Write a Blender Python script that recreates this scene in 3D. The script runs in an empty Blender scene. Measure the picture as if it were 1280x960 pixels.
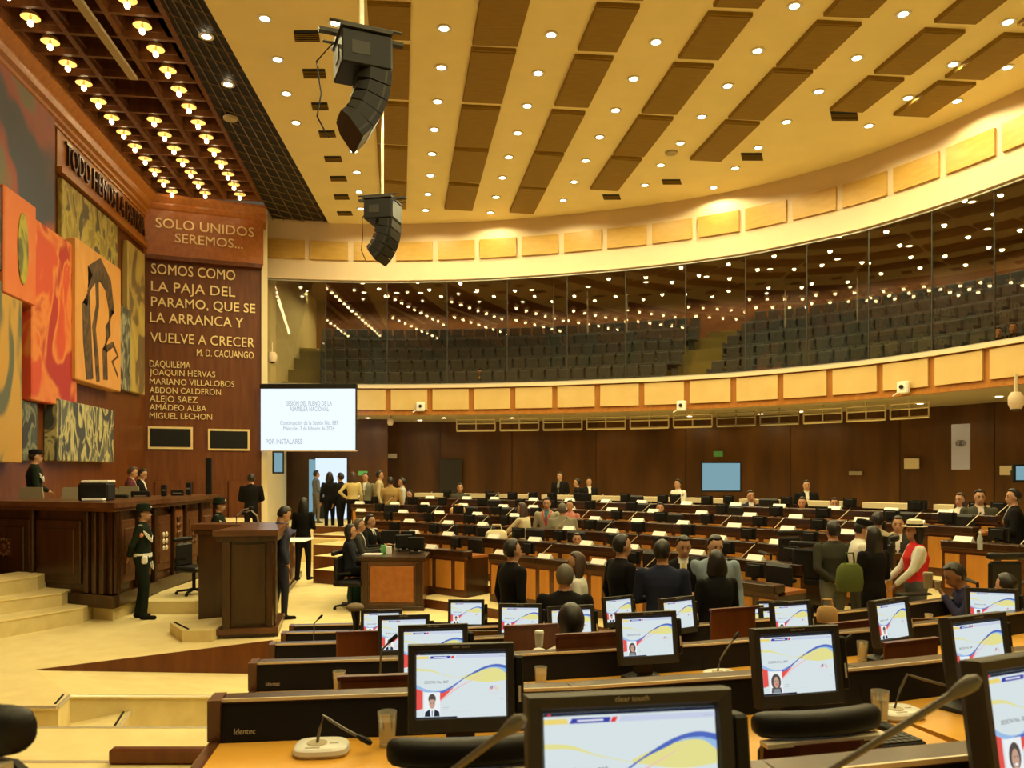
import bpy, bmesh, math, random
from mathutils import Vector, Matrix
import numpy as np
R=math.radians; rnd=random.Random(7)
SC=bpy.context.scene; COL=SC.collection
H=2.31; F=1000.0; HY=590.0
# ---------------------------------------------------------------- camera
cd=bpy.data.cameras.new('camera'); cam=bpy.data.objects.new('camera',cd); COL.objects.link(cam)
cam.location=(0,0,H); cam.rotation_euler=(R(90),0,0)
cd.sensor_width=36; cd.lens=36*F/1280; cd.shift_y=(HY-480)/1280; cd.clip_start=.05; cd.clip_end=200
cd.dof.use_dof=True; cd.dof.focus_distance=9; cd.dof.aperture_fstop=6.3
SC.camera=cam
# ---------------------------------------------------------------- world, exposure
w=bpy.data.worlds.new('world'); SC.world=w; w.use_nodes=True
w.node_tree.nodes['Background'].inputs[0].default_value=(1,.8,.5,1)
w.node_tree.nodes['Background'].inputs[1].default_value=.10
SC.view_settings.view_transform='Standard'; SC.view_settings.look='None'
SC.view_settings.exposure=0.0; SC.view_settings.gamma=1
WARM=(1,.87,.44); BULB=(1,.72,.34)
P_DOWN=175.0; P_BULB=14.0; P_GAL=60.0; P_SOF=30.0
# ---------------------------------------------------------------- helpers
def W(x,y,D): return Vector(((x-640)/F*D,D,H+(HY-y)/F*D))
def atz(x,y,z):                       # the point seen at x,y that lies at height z
    D=(z-H)*F/(HY-y); return Vector(((x-640)/F*D,D,z))
def tag(o,label=None,cat=None,group=None,kind=None):
    if label:o['label']=label
    if cat:o['category']=cat
    if group:o['group']=group
    if kind:o['kind']=kind
    return o
def empty(name,loc=(0,0,0),rz=0,label=None,cat=None,group=None,kind=None):
    o=bpy.data.objects.new(name,None); COL.objects.link(o); o.location=loc; o.rotation_euler=(0,0,rz)
    o.empty_display_size=.1
    return tag(o,label,cat,group,kind)
def mat(name,c,rough=.6,metal=0,var=0.0,scale=6,bump=0,emit=None,es=1,trans=0,stretch=None,c2=None,coat=0,spec=.5):
    m=bpy.data.materials.new(name); m.use_nodes=True; nt=m.node_tree; b=nt.nodes['Principled BSDF']
    b.inputs['Base Color'].default_value=(*c,1); b.inputs['Roughness'].default_value=rough; b.inputs['Metallic'].default_value=metal
    b.inputs['Transmission Weight'].default_value=trans; b.inputs['Coat Weight'].default_value=coat; b.inputs['Coat Roughness'].default_value=.15
    b.inputs['Specular IOR Level'].default_value=spec
    if emit: b.inputs['Emission Color'].default_value=(*emit,1); b.inputs['Emission Strength'].default_value=es
    if var or c2 or bump:
        tc=nt.nodes.new('ShaderNodeTexCoord'); mp=nt.nodes.new('ShaderNodeMapping'); nt.links.new(tc.outputs['Object'],mp.inputs[0])
        if stretch: mp.inputs['Scale'].default_value=stretch
        n=nt.nodes.new('ShaderNodeTexNoise'); n.inputs['Scale'].default_value=scale; n.inputs['Detail'].default_value=5
        nt.links.new(mp.outputs[0],n.inputs['Vector'])
        if var or c2:
            r=nt.nodes.new('ShaderNodeValToRGB'); nt.links.new(n.outputs['Fac'],r.inputs[0]); nt.links.new(r.outputs[0],b.inputs['Base Color'])
            a=c2 or tuple(v*(1-var) for v in c)
            r.color_ramp.elements[0].position=.32; r.color_ramp.elements[1].position=.68
            r.color_ramp.elements[0].color=(*a,1); r.color_ramp.elements[1].color=(*(c if c2 else tuple(min(1,v*(1+var)) for v in c)),1)
        if bump:
            bp=nt.nodes.new('ShaderNodeBump'); bp.inputs['Strength'].default_value=bump; bp.inputs['Distance'].default_value=.01
            nt.links.new(n.outputs['Fac'],bp.inputs['Height']); nt.links.new(bp.outputs[0],b.inputs['Normal'])
    return m
def wood(name,c,c2,rough=.35,stretch=(1,1,.12),scale=9,coat=.1): return mat(name,c,rough,c2=c2,scale=scale,stretch=stretch,bump=.05,coat=coat*.6,spec=.35)
def emis(name,c,s):
    m=bpy.data.materials.new(name); m.use_nodes=True; nt=m.node_tree; nt.nodes.clear()
    e=nt.nodes.new('ShaderNodeEmission'); e.inputs[0].default_value=(*c,1); e.inputs[1].default_value=s
    o=nt.nodes.new('ShaderNodeOutputMaterial'); nt.links.new(e.outputs[0],o.inputs[0]); return m
M={}
M['cream']=mat('cream_plaster',(.93,.80,.42),.75,var=.03,scale=1.5)
M['fascia']=mat('fascia_plaster',(.70,.54,.35),.6,var=.02,scale=1.5)
M['sidecream']=mat('side_plaster',(.80,.68,.42),.65,var=.02,scale=1.5)
M['ceilpanel']=mat('acoustic_panel',(.30,.18,.015),.7,c2=(.25,.145,.010),scale=3,stretch=(1,6,1))
M['wallpanel']=mat('maple_panel',(.54,.32,.06),.45,c2=(.47,.27,.045),scale=3,stretch=(1,1,4))
M['wallpanel2']=mat('pale_panel',(.62,.43,.16),.5,c2=(.57,.38,.13),scale=2)
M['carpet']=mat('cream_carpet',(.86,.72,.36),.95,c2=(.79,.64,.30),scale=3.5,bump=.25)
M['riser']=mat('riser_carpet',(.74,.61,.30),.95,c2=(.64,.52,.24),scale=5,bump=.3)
M['nosing']=mat('metal_nosing',(.8,.74,.58),.35,.6)
M['mahog']=wood('mahogany',(.155,.045,.008),(.105,.028,.005),.4)
M['fasciawood']=wood('golden_fascia_wood',(.42,.17,.03),(.33,.12,.02),.35)
M['darkred']=wood('dark_red_wood',(.12,.028,.012),(.075,.017,.008),.35)
M['orangewood']=wood('orange_wood',(.42,.15,.035),(.33,.105,.025),.3,(1,.15,1))
M['dark']=wood('dark_wood',(.058,.021,.006),(.028,.010,.003),.28,coat=.4)
M['rail']=wood('brown_rail',(.15,.058,.022),(.085,.03,.012),.28,(.12,1,1),coat=.4)
M['backwall']=wood('back_wall_wood',(.13,.050,.006),(.055,.020,.003),.45,(1,1,.2),1.3)
M['desk']=wood('honey_desktop',(.80,.42,.06),(.70,.34,.04),.35,(.2,1,1),6,coat=.15)
M['inset']=wood('honey_inset',(.70,.31,.055),(.56,.22,.035),.4,(1,1,.2),8)
M['black']=mat('black_plastic',(.010,.009,.007),.5,spec=.25)
M['bezel']=mat('grey_bezel',(.036,.031,.022),.5,spec=.3)
M['blackpanel']=mat('black_panel',(.010,.008,.007),.4,spec=.3)
M['blackgloss']=mat('black_grille',(.006,.006,.005),.4,spec=.3)
M['leather']=mat('black_leather',(.012,.010,.008),.5,spec=.3,bump=.2,scale=20)
M['chairtan']=mat('tan_chair',(.30,.26,.17),.6)
M['white']=mat('white_plastic',(.82,.80,.70),.4)
M['card']=mat('white_card',(.92,.90,.82),.6)
M['grey']=mat('grey_metal',(.45,.42,.34),.35,.7)
M['mictube']=mat('olive_grey_tube',(.15,.135,.10),.45,.3)
M['chrome']=mat('chrome',(.75,.72,.65),.18,1)
M['pale']=mat('pale_metal',(.75,.66,.48),.4,.3)
M['brass']=mat('brass_letters',(.85,.66,.32),.35,.35)
M['gold']=mat('gold_lit_patch',(.95,.66,.28),.45,.2)
M['gridblack']=mat('black_ceiling',(.010,.008,.006),.6)
M['gridbar']=mat('bronze_bar',(.16,.10,.05),.4,.5)
M['coffer']=wood('coffer_wood',(.17,.062,.017),(.10,.035,.010),.28,coat=.5)
M['seat']=mat('blue_grey_fabric',(.10,.115,.125),.85,var=.2,scale=8)
M['galwall']=mat('gallery_wall',(.26,.095,.022),.5,c2=(.16,.055,.014),scale=1.0,stretch=(.4,.4,2))
M['galceil']=mat('gallery_ceiling',(.24,.10,.03),.6)
M['galfloor']=mat('gallery_carpet',(.34,.29,.10),.95,bump=.2)
M['soffit']=mat('soffit_plaster',(.50,.42,.27),.7)
M['glow']=emis('lamp_glow',(1,.86,.55),14)
M['bulb']=emis('bulb_glow',(1,.78,.45),10)
M['screenblue']=emis('screen_blue',(.20,.36,.42),1.0)
M['doorglow']=emis('daylight',(.62,.74,.95),1.25)
M['scrwhite']=emis('projected_white',(.86,.95,1.0),1.05)
M['scrtext']=emis('projected_text',(.46,.52,.60),.8)
M['lilac']=mat('lilac_banner',(.42,.42,.62),.7)
M['green']=mat('exit_green',(.10,.38,.12),.5)
M['paper']=mat('paper',(.92,.92,.90),.7)
M['bottle']=mat('bottle_plastic',(.75,.8,.8),.1,trans=.6)
def glassmat():
    m=bpy.data.materials.new('tumbler_glass'); m.use_nodes=True; nt=m.node_tree; nt.nodes.clear()
    t=nt.nodes.new('ShaderNodeBsdfTransparent'); t.inputs[0].default_value=(.93,.92,.88,1)
    g=nt.nodes.new('ShaderNodeBsdfGlossy'); g.inputs['Roughness'].default_value=.06
    d=nt.nodes.new('ShaderNodeBsdfDiffuse'); d.inputs[0].default_value=(.8,.78,.7,1)
    mx=nt.nodes.new('ShaderNodeMixShader'); mx.inputs[0].default_value=.18
    m2=nt.nodes.new('ShaderNodeMixShader'); m2.inputs[0].default_value=.22
    o=nt.nodes.new('ShaderNodeOutputMaterial')
    nt.links.new(t.outputs[0],mx.inputs[1]); nt.links.new(g.outputs[0],mx.inputs[2])
    nt.links.new(mx.outputs[0],m2.inputs[1]); nt.links.new(d.outputs[0],m2.inputs[2]); nt.links.new(m2.outputs[0],o.inputs[0]); return m
M['glass']=glassmat()
def paneglass():
    m=bpy.data.materials.new('gallery_glass'); m.use_nodes=True; nt=m.node_tree; nt.nodes.clear()
    t=nt.nodes.new('ShaderNodeBsdfTransparent'); t.inputs[0].default_value=(.80,.76,.68,1)
    g=nt.nodes.new('ShaderNodeBsdfGlossy'); g.inputs['Roughness'].default_value=.0
    g.inputs[0].default_value=(1,1,1,1)
    mx=nt.nodes.new('ShaderNodeMixShader'); mx.inputs[0].default_value=.065
    o=nt.nodes.new('ShaderNodeOutputMaterial')
    nt.links.new(t.outputs[0],mx.inputs[1]); nt.links.new(g.outputs[0],mx.inputs[2]); nt.links.new(mx.outputs[0],o.inputs[0]); return m
M['pane']=paneglass()

class MB:
    def __init__(s): s.v=[];s.f=[];s.mi=[];s.sm=[]
    def add(s,vs,fs,mi=0,T=None,smooth=False):
        b=len(s.v)
        for v in vs:
            v=Vector(v); s.v.append(tuple(T@v if T is not None else v))
        for f in fs: s.f.append(tuple(b+i for i in f)); s.mi.append(mi); s.sm.append(smooth)
        return s
    def box(s,x0,x1,y0,y1,z0,z1,mi=0,T=None,bev=0):
        if bev>0:
            b=min(bev,(x1-x0)/2.01,(y1-y0)/2.01,(z1-z0)/2.01); vs=[];
            bm=bmesh.new(); bmesh.ops.create_cube(bm,size=1)
            for v in bm.verts: v.co=Vector(((x0+x1)/2+v.co.x*(x1-x0),(y0+y1)/2+v.co.y*(y1-y0),(z0+z1)/2+v.co.z*(z1-z0)))
            bmesh.ops.bevel(bm,geom=list(bm.edges),offset=b,segments=1,affect='EDGES')
            bm.verts.index_update(); vs=[v.co.copy() for v in bm.verts]; fs=[[v.index for v in f.verts] for f in bm.faces]; bm.free()
            return s.add(vs,fs,mi,T)
        vs=[(x,y,z) for z in(z0,z1) for y in(y0,y1) for x in(x0,x1)]
        return s.add(vs,[(0,2,3,1),(4,5,7,6),(0,1,5,4),(2,6,7,3),(0,4,6,2),(1,3,7,5)],mi,T)
    def prism(s,poly,z0,z1,mi=0,T=None):
        n=len(poly); a=sum(poly[i][0]*poly[(i+1)%n][1]-poly[(i+1)%n][0]*poly[i][1] for i in range(n))
        if a<0: poly=poly[::-1]
        vs=[(p[0],p[1],z0) for p in poly]+[(p[0],p[1],z1) for p in poly]
        return s.add(vs,[tuple(range(n))[::-1],tuple(range(n,2*n))]+[(i,(i+1)%n,n+(i+1)%n,n+i) for i in range(n)],mi,T)
    def rings(s,rings,mi=0,T=None,caps=True,closed=True,smooth=True):
        n=len(rings[0]); vs=[p for r in rings for p in r]; fs=[]
        for j in range(len(rings)-1):
            for i in range(n if closed else n-1):
                fs.append((j*n+i,j*n+(i+1)%n,(j+1)*n+(i+1)%n,(j+1)*n+i))
        if caps and closed: fs+= [tuple(range(n))[::-1],tuple((len(rings)-1)*n+i for i in range(n))]
        return s.add(vs,fs,mi,T,smooth)
    def lathe(s,prof,n=16,mi=0,T=None,caps=True):
        return s.rings([[(r*math.cos(2*math.pi*i/n),r*math.sin(2*math.pi*i/n),z) for i in range(n)] for r,z in prof],mi,T,caps)
    def tube(s,pts,r,n=8,mi=0,T=None):
        pts=[Vector(p) for p in pts]; rs=r if isinstance(r,(list,tuple)) else [r]*len(pts); rg=[]
        for i,p in enumerate(pts):
            d=(pts[min(i+1,len(pts)-1)]-pts[max(i-1,0)]).normalized()
            u=d.cross(Vector((0,0,1)) if abs(d.z)<.95 else Vector((1,0,0))).normalized(); v=d.cross(u)
            rg.append([p+(u*math.cos(2*math.pi*k/n)+v*math.sin(2*math.pi*k/n))*rs[i] for k in range(n)])
        return s.rings(rg,mi,T)
    def ell(s,c,r,mi=0,T=None,nu=14,nv=9):
        rg=[]
        for j in range(nv+1):
            ph=math.pi*(j/nv) ; ph=min(max(ph,.06),math.pi-.06)
            rg.append([(c[0]+r[0]*math.sin(ph)*math.cos(2*math.pi*i/nu),c[1]+r[1]*math.sin(ph)*math.sin(2*math.pi*i/nu),c[2]-r[2]*math.cos(ph)) for i in range(nu)])
        return s.rings(rg,mi,T)
    def mesh(s,name,mats):
        me=bpy.data.meshes.new(name); me.from_pydata(s.v,[],s.f)
        for m in (mats if isinstance(mats,(list,tuple)) else [mats]): me.materials.append(m)
        me.polygons.foreach_set('material_index',s.mi); me.polygons.foreach_set('use_smooth',s.sm); me.update()
        if any(s.sm) and hasattr(me,'set_sharp_from_angle'): me.set_sharp_from_angle(angle=R(40))
        return me
    def build(s,name,mats,parent=None,loc=None,rz=None,**kw):
        return link(name,s.mesh(name,mats),parent,loc,rz,**kw)
def link(name,me,parent=None,loc=None,rz=None,label=None,cat=None,group=None,kind=None,rot=None):
    o=bpy.data.objects.new(name,me); COL.objects.link(o); o.parent=parent
    if loc is not None:o.location=loc
    if rz is not None:o.rotation_euler=(0,0,rz)
    if rot is not None:o.rotation_euler=rot
    return tag(o,label,cat,group,kind)
KIDS={}
def kids(o): return [c for c in o.children]
def copy_tree(o,parent=None):
    c=o.copy(); COL.objects.link(c); c.parent=parent
    for ch in kids(o): copy_tree(ch,c)
    return c
def box(name,x0,x1,y0,y1,z0,z1,m,parent=None,bev=0,**kw):
    return MB().box(x0,x1,y0,y1,z0,z1,bev=bev).build(name,M[m] if isinstance(m,str) else m,parent,**kw)
def frame(o,ux,uy,uz):                  # 4x4 from origin and axes
    return Matrix(((ux.x,uy.x,uz.x,o.x),(ux.y,uy.y,uz.y,o.y),(ux.z,uy.z,uz.z,o.z),(0,0,0,1)))
def text(name,body,size,m,parent=None,Tm=None,ext=.004,align='LEFT',width=None,space=1.0,bold=0.0,**kw):
    c=bpy.data.curves.new(name,'FONT'); c.body=body; c.size=size; c.extrude=ext; c.align_x=align; c.space_character=space; c.offset=bold
    c.resolution_u=3
    o=bpy.data.objects.new(name,c); COL.objects.link(o)
    dg=bpy.context.evaluated_depsgraph_get(); me=bpy.data.meshes.new_from_object(o.evaluated_get(dg))
    bpy.data.objects.remove(o); me.materials.clear(); me.materials.append(M[m] if isinstance(m,str) else m)
    if width:
        xs=[v.co.x for v in me.vertices]; k=width/(max(xs)-min(xs)); x0=min(xs)
        for v in me.vertices: v.co.x=(v.co.x-x0)*k
    if Tm is not None: me.transform(Tm)
    return link(name,me,parent,**kw)
def spot(name,loc,power,color,size=150,r=.06,parent=None,d=None,blend=.4):
    l=SPOTS.get((name,power))
    if l is None:
        l=bpy.data.lights.new(name,'SPOT'); l.energy=power; l.color=color; l.spot_size=R(size); l.spot_blend=blend; l.shadow_soft_size=r
        SPOTS[(name,power)]=l
    o=bpy.data.objects.new(name,l); COL.objects.link(o); o.location=loc; o.parent=parent; return o
SPOTS={}
ORD=['first','second','third','fourth','fifth','sixth','seventh','eighth','ninth','tenth','eleventh','twelfth','thirteenth','fourteenth','fifteenth','sixteenth','seventeenth','eighteenth','nineteenth','twentieth']
ORD+=['twenty-'+o for o in ORD[:9]]+['thirtieth']+['thirty-'+o for o in ORD[:9]]+['fortieth']+['forty-'+o for o in ORD[:9]]+['fiftieth']+['fifty-'+o for o in ORD[:9]]+['sixtieth']+['sixty-'+o for o in ORD[:9]]

# ---------------------------------------------------------------- setting: gallery curve
CX,CY=-3.3,10.6
def GR(t):                                # radius of the gallery front at bearing t (degrees)
    return float(np.interp(t,[-40,-17,2,12,22,39,51,66,90,150],[15.9,15.8,15.5,15.4,15.42,15.8,15.82,15.4,15.2,15.2]))
def G(t,off=0,z=0):
    r=GR(t)+off; a=R(t); return Vector((CX+r*math.sin(a),CY+r*math.cos(a),z))
def tpx(x,off=0):                         # bearing at which the curve meets image column x
    lo,hi=-35.0,95.0
    for _ in range(40):
        m=(lo+hi)/2; p=G(m,off)
        if p.y>.1 and 640+p.x/p.y*F<x: lo=m
        else: hi=m
    return lo
def band(name,t0,t1,o0,o1,z0,z1,m,step=2.0,parent=None,**kw):
    n=max(1,int(math.ceil(abs(t1-t0)/step))); rg=[]
    for i in range(n+1):
        t=t0+(t1-t0)*i/n; rg.append([G(t,o0,z0),G(t,o1,z0),G(t,o1,z1),G(t,o0,z1)])
    return MB().rings(rg,smooth=False).build(name,M[m] if isinstance(m,str) else m,parent,**kw)
T0=tpx(333); TE=150
ZC=H+8.1; ZR=H+2.83; ZF=H+1.885; ZU=H+6.31
# ceiling slab
def pz(x,y): return atz(x,y,ZC)
ce=[pz(412,281),pz(255,0)]
d=(ce[1]-ce[0]).normalized(); ce.append(ce[1]+d*16)
cpoly=[(ce[0].x,ce[0].y)]+[(G(t,.3).x,G(t,.3).y) for t in np.arange(tpx(412),TE,4)]+[(ce[2].x,ce[2].y)]
ceiling=MB().prism(cpoly,ZC,ZC+.3).build('ceiling',M['cream'],kind='structure')
# acoustic panels on the ceiling
cols=[(459,513.6,[(-60,-8),(0,44),(53,119),(125,176),(180,221),(224,257)]),
(599,661,[(-90,-20),(-14,52),(58,124),(130,180),(183,224),(227,259)]),
(747,801,[(-80,-6),(2,59),(67,129),(136,185),(188,230),(231,263)]),
(894,951,[(-70,4),(13,69),(77,138),(143,191),(194,234)]),
(1044,1102,[(-70,16),(24.5,80),(84,145),(149,197)]),
(1196,1250,[(-50,24),(34,88),(94,135)]),
(1310,1367,[(-30,28),(40,94),(100,141)])]
def vpx(x0,y): return 500+(x0-500)*(HY-y)/HY
for xl,xr,rows in cols:
    for ya,yb in rows:
        q=[pz(vpx(xl,ya),ya),pz(vpx(xr,ya),ya+2.5),pz(vpx(xr,yb),yb+2),pz(vpx(xl,yb),yb)]
        MB().prism([(p.x,p.y) for p in q],ZC-.07,ZC+.02).build('acoustic_panel',M['ceilpanel'],ceiling)
        c=sum(q,Vector())/4
        MB().prism([(c.x+(p.x-c.x)*.96,c.y+(p.y-c.y)*.96) for p in q],ZC-.085,ZC-.068).build('panel_face',M['ceilpanel'],ceiling)
for x0,x1,y0,y1 in [(367,400,38,51),(378,408,86,97),(389,411,128,137),(398,420,163,171),(405,428,195,202),(412,434,220,226),(417,437,243,249),(421,441,264,269),(1038,1073,139,150),(926,954,191,200),(827,852,224,230),(753,776,243,249)]:
    q=[pz(x0+2,y1),pz(x1,y1),pz(x1-2,y0),pz(x0,y0)]
    v=MB().prism([(p.x,p.y) for p in q],ZC-.02,ZC+.02).build('air_vent',M['black'],ceiling)
    mb=MB()
    for k in range(1,5):
        a=q[0].lerp(q[3],k/5); b=q[1].lerp(q[2],k/5); mb.tube([a+Vector((0,0,-.03)),b+Vector((0,0,-.03))],.012,4)
    mb.build('louvre_bars',M['ceilpanel'],v)
sd=atz(839,190,ZC); MB().lathe([(.16,0),(.15,-.05),(.09,-.07),(.0,-.07)],16).build('smoke_detector',M['soffit'],loc=sd,label='round beige smoke detector on the cream ceiling near the curved wall',cat='detector')
# downlights
DL=[(331,22.6),(347,74),(358,116.6),(370,153),(442,188.5),(446,215),(449,239.5),(451,260.7),(419,28.4),(555,35),(551.5,84),(547,126.5),(543,161.5),(540,192),(538,219),(535,242.5),(532,262.5),(689,43),(672.6,91),(659,132),(647,166),(636,196),(628,221.7),(620,246),(613,265.5),(749.5,171),(732,200.5),(717.5,227),(704,250),(820,52),(792,98),(769.5,137.5),(993,7),(947,63),(909.6,107),(877,145.6),(850.5,178.5),(826,206),(806,231),(1129,17),(1071,72),(1023.5,114),(983,152),(948,184),(919,210),(892,234),(1260,27),(1191.5,80),(1135,122),(1086,157),(1259,84),(1196,126)]
me_ring=MB().lathe([(.075,0),(.13,0),(.14,-.012),(.135,-.022),(.08,-.015)],18,caps=False).mesh('trim_ring',M['white'])
me_len=MB().lathe([(.0,-.016),(.085,-.016),(.085,-.004)],18).mesh('lens',M['glow'])
def downlight(p,label,group,power,s=1.0):
    e=empty('downlight',p,0,label,'ceiling light',group); e.scale=(s,s,s)
    link('trim_ring',me_ring,e); link('lens',me_len,e)
    if power: spot('downlight_lamp',(0,0,-.03),power,WARM,160,.07,e,blend=.3)
    return e
CN=['beside the air vents']+['between the %s and %s ceiling panel rows'%(ORD[i],ORD[i+1]) for i in range(6)]+['beyond the seventh ceiling panel row']
dcol=[0]*9+[1]*8+[2]*8+[3]*7+[4]*7+[5]*7+[6]*4+[7]*2
for c in range(8):
    for n,(y,x) in enumerate(sorted((y,x) for (x,y),q in zip(DL,dcol) if q==c)):
        downlight(pz(x,y),'round cream-ceiling downlight %s, %s from the picture top'%(CN[c],ORD[n]),'recessed downlights of the cream ceiling',P_DOWN)
for x,y in [(x_,y_) for y_ in (-1,1.5,4,6.5,9,11.5) for x_ in (-3,-.8,1.4,3.6,5.8,8)]:  # added out-of-view lamps, put in to brighten the near desks
    downlight(Vector((x,y,ZC)),'added downlight out of view in the cream ceiling, brightening the near hall','recessed downlights of the cream ceiling',P_DOWN)
# upper fascia with maple panels
band('wall_upper',tpx(326),TE,0,.3,ZU,ZC+.2,'fascia',kind='structure')
band('trim_1',tpx(326),TE,-.04,.1,ZU-.06,ZU+.0,'fascia',kind='structure')
wu=bpy.data.objects['wall_upper']
def panelrow(parent,x0,pitch,wid,n,z0,z1,m,o0,name,xmax=9999):
    ta=tpx(x0); pa=G(ta); t=ta
    for i in range(n):
        tb=t+wid/GR(t)*180/math.pi
        band(name,t,tb,o0,.01,z0,z1,m,step=1.3,parent=parent)
        t+=pitch/GR(t)*180/math.pi
panelrow(wu,333,1.385,1.2,30,H+6.90,H+7.50,'wallpanel',-.07,'maple_panel')
# gallery balustrade
bal=band('wall_gallery_front',tpx(326),TE,0,.25,ZF,ZR-.1,'fasciawood',kind='structure')
panelrow(bal,436,1.375,1.2,30,H+2.03,H+2.69,'wallpanel2',-.06,'cream_panel')
rc=band('trim_2',tpx(326),TE,-.12,.22,ZR-.1,ZR,'fascia',kind='structure')
band('trim_3',tpx(326),TE,-.05,.05,ZF-.03,ZF+.05,'fasciawood',kind='structure')
# soffit, gallery deck, back walls
def ringpoly(t0,t1,o0,o1,st=3):
    a=list(np.arange(t0,t1,st))+[t1]; return [(G(t,o0).x,G(t,o0).y) for t in a]+[(G(t,o1).x,G(t,o1).y) for t in a[::-1]]
def rslab(name,t0,t1,o0,o1,z0,z1,m,parent=None,**kw):
    mb=MB(); a=list(np.arange(t0,t1,3))+[t1]; rg=[[G(t,o0,z0),G(t,o1,z0),G(t,o1,z1),G(t,o0,z1)] for t in a]
    return mb.rings(rg,smooth=False).build(name,M[m],parent,**kw)
TL=-17.5
rslab('ceiling_under_gallery',TL,TE,.25,4.3,ZF,ZF+.1,'soffit',kind='structure')
rslab('floor_gallery',TL,TE,.25,8.5,ZF+.35,ZF+.5,'galfloor',kind='structure')
rslab('ceiling_gallery',TL-6,TE,.3,8.6,ZU+.9,ZU+1.0,'galceil',kind='structure')
band('wall_gallery_back',TL-8,TE,7.9,8.1,ZF,ZU+1.0,'galwall',kind='structure')
bw=band('wall_back',tpx(411,4.1),TE,4.1,4.3,0,ZF,'backwall',kind='structure')
for t in [tpx(x,4.1) for x in (463,550,640,745,857,988,1125,1243)]:
    q=G(t,4.1); MB().box(-.012,.012,-.015,0,0.6,ZF).build('panel_joint',M['dark'],bw,loc=(q.x,q.y,0),rz=-R(t))
# wall at the left end of the gallery and corridor
wl=MB().prism([(-8.0,25.2),(-7.85,25.2),(-7.95,28.2),(-8.15,28.2)],.0,ZF).build('wall_side',M['sidecream'],kind='structure')
MB().prism([(-8.05,25.75),(-7.9,25.75),(-8.3,35),(-8.5,35)],ZF,ZU+1).build('wall_gallery_side',M['cream'],kind='structure')
MB().prism([(-7.82,25.0),(-7.45,25.2),(-7.45,25.5),(-7.85,25.6)],ZR+.0,ZC).build('trim_4',M['fascia'],kind='structure') if False else None
# glazing
gz=empty('window_1',(0,0,0),kind='structure')
mull=[333,407,484,559,634,709,782,857,932,1008.5,1086,1165,1243]
ts=[tpx(x,.08) for x in mull]
while ts[-1]<TE-8: ts.append(ts[-1]+7.2)
for a,b in zip(ts,ts[1:]):
    band('pane',a+.06,b-.06,.07,.085,ZR,ZU,'pane',step=50,parent=gz)
for a in ts[1:]:
    q=G(a,.08); MB().box(-.010,.010,-.012,.03,ZR,ZU).build('mullion',M['bezel'],gz,loc=(q.x,q.y,0),rz=-R(a))
band('sill_channel',ts[0],ts[-1],.04,.12,ZR,ZR+.05,'grey',parent=gz); band('head_channel',ts[0],ts[-1],.04,.12,ZU-.12,ZU-.06,'grey',parent=gz)
# gallery seats, stepped floor and stair aisle
seat=MB()
seat.box(-.20,.20,-.05,.06,-.50,0,bev=.03); seat.box(-.20,.20,-.46,-.05,-.50,-.40,bev=.02); seat.box(-.225,-.19,-.40,.05,-.62,-.28); seat.box(-.10,.10,-.25,-.12,-.85,-.50)
me_seat=seat.mesh('auditorium_seat',M['seat'])
ta0,ta1=tpx(841,1.6),tpx(893,1.6)
for j in range(5):
    off=1.6+.9*j; zt=H+.126*27.5+.53*j
    rslab('gallery_tier',TL+2.3,TE if j<2 else 90,off-.45,off+.5,ZF+.4,zt-.85,'galfloor',kind='structure')
    t=tpx(409,off); n=0; stp=.455/ (GR(10)+off)*180/math.pi; sh=j*.16
    while n<58 and t<67:
        if t+sh*0<ta0-j*.0 or t>ta1:
            p=G(t,off,zt); o=link('auditorium_seat',me_seat,None,p,-R(t),label='blue-grey upholstered gallery seat, %s from the left in the %s row'%(ORD[n],ORD[j]),cat='seat',group='seats in the upstairs gallery'); o['_n']=1
            n+=1
        t+=stp
for o in COL.objects:
    if '_n' in o.keys(): del o['_n']
stair=empty('gallery_stair',(0,0,0),kind='structure')
for j in range(10):
    off=1.15+.45*j; zt=H+.126*27.5+.265*j-.85
    rslab('stair_tread',ta0+.3,ta1-.6,off,off+.5,ZF+.4,zt,'galfloor',parent=stair)
for gi,(x,y,off) in enumerate(sorted([(443,357,2),(453,369,3.4),(470,360,1.5),(496,389,5),(512,356,1.6),(683,346,1.5),(756,345,1.4),(776,355,2.4),(833,342,1.3),(859,341,1.3),(921,333,1.5),(952,343,2),(1003,335,1.3),(1051,335,1.5),(1117,335,1.6),(1150,276,1.2),(1180,292,1.2),(1194,256,1),(1239,296,1.6),(1215,340,2.2)])):
    t=tpx(x,off+1); downlight(G(t,off+1,ZU+.9),'small downlight in the gallery ceiling behind the glass, %s from the left'%ORD[gi],'downlights of the gallery ceiling',P_GAL)
for t in range(-13,100,6): downlight(G(t,6.0,ZU+.9),'added downlight brightening the seats and back wall of the upstairs gallery','downlights of the gallery ceiling',P_GAL*3)  # extra lamps added to brighten the gallery interior
for i,(x,y) in enumerate([(460,522),(525,525),(555,522),(640,522),(745,521),(862,520),(951,517),(1001.5,514),(1150,504),(1249,495)]):
    p=atz(x,y,ZF-.005); downlight(p,'round downlight under the gallery, %s from the projection screen'%ORD[i],'downlights under the gallery',P_SOF)
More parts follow.
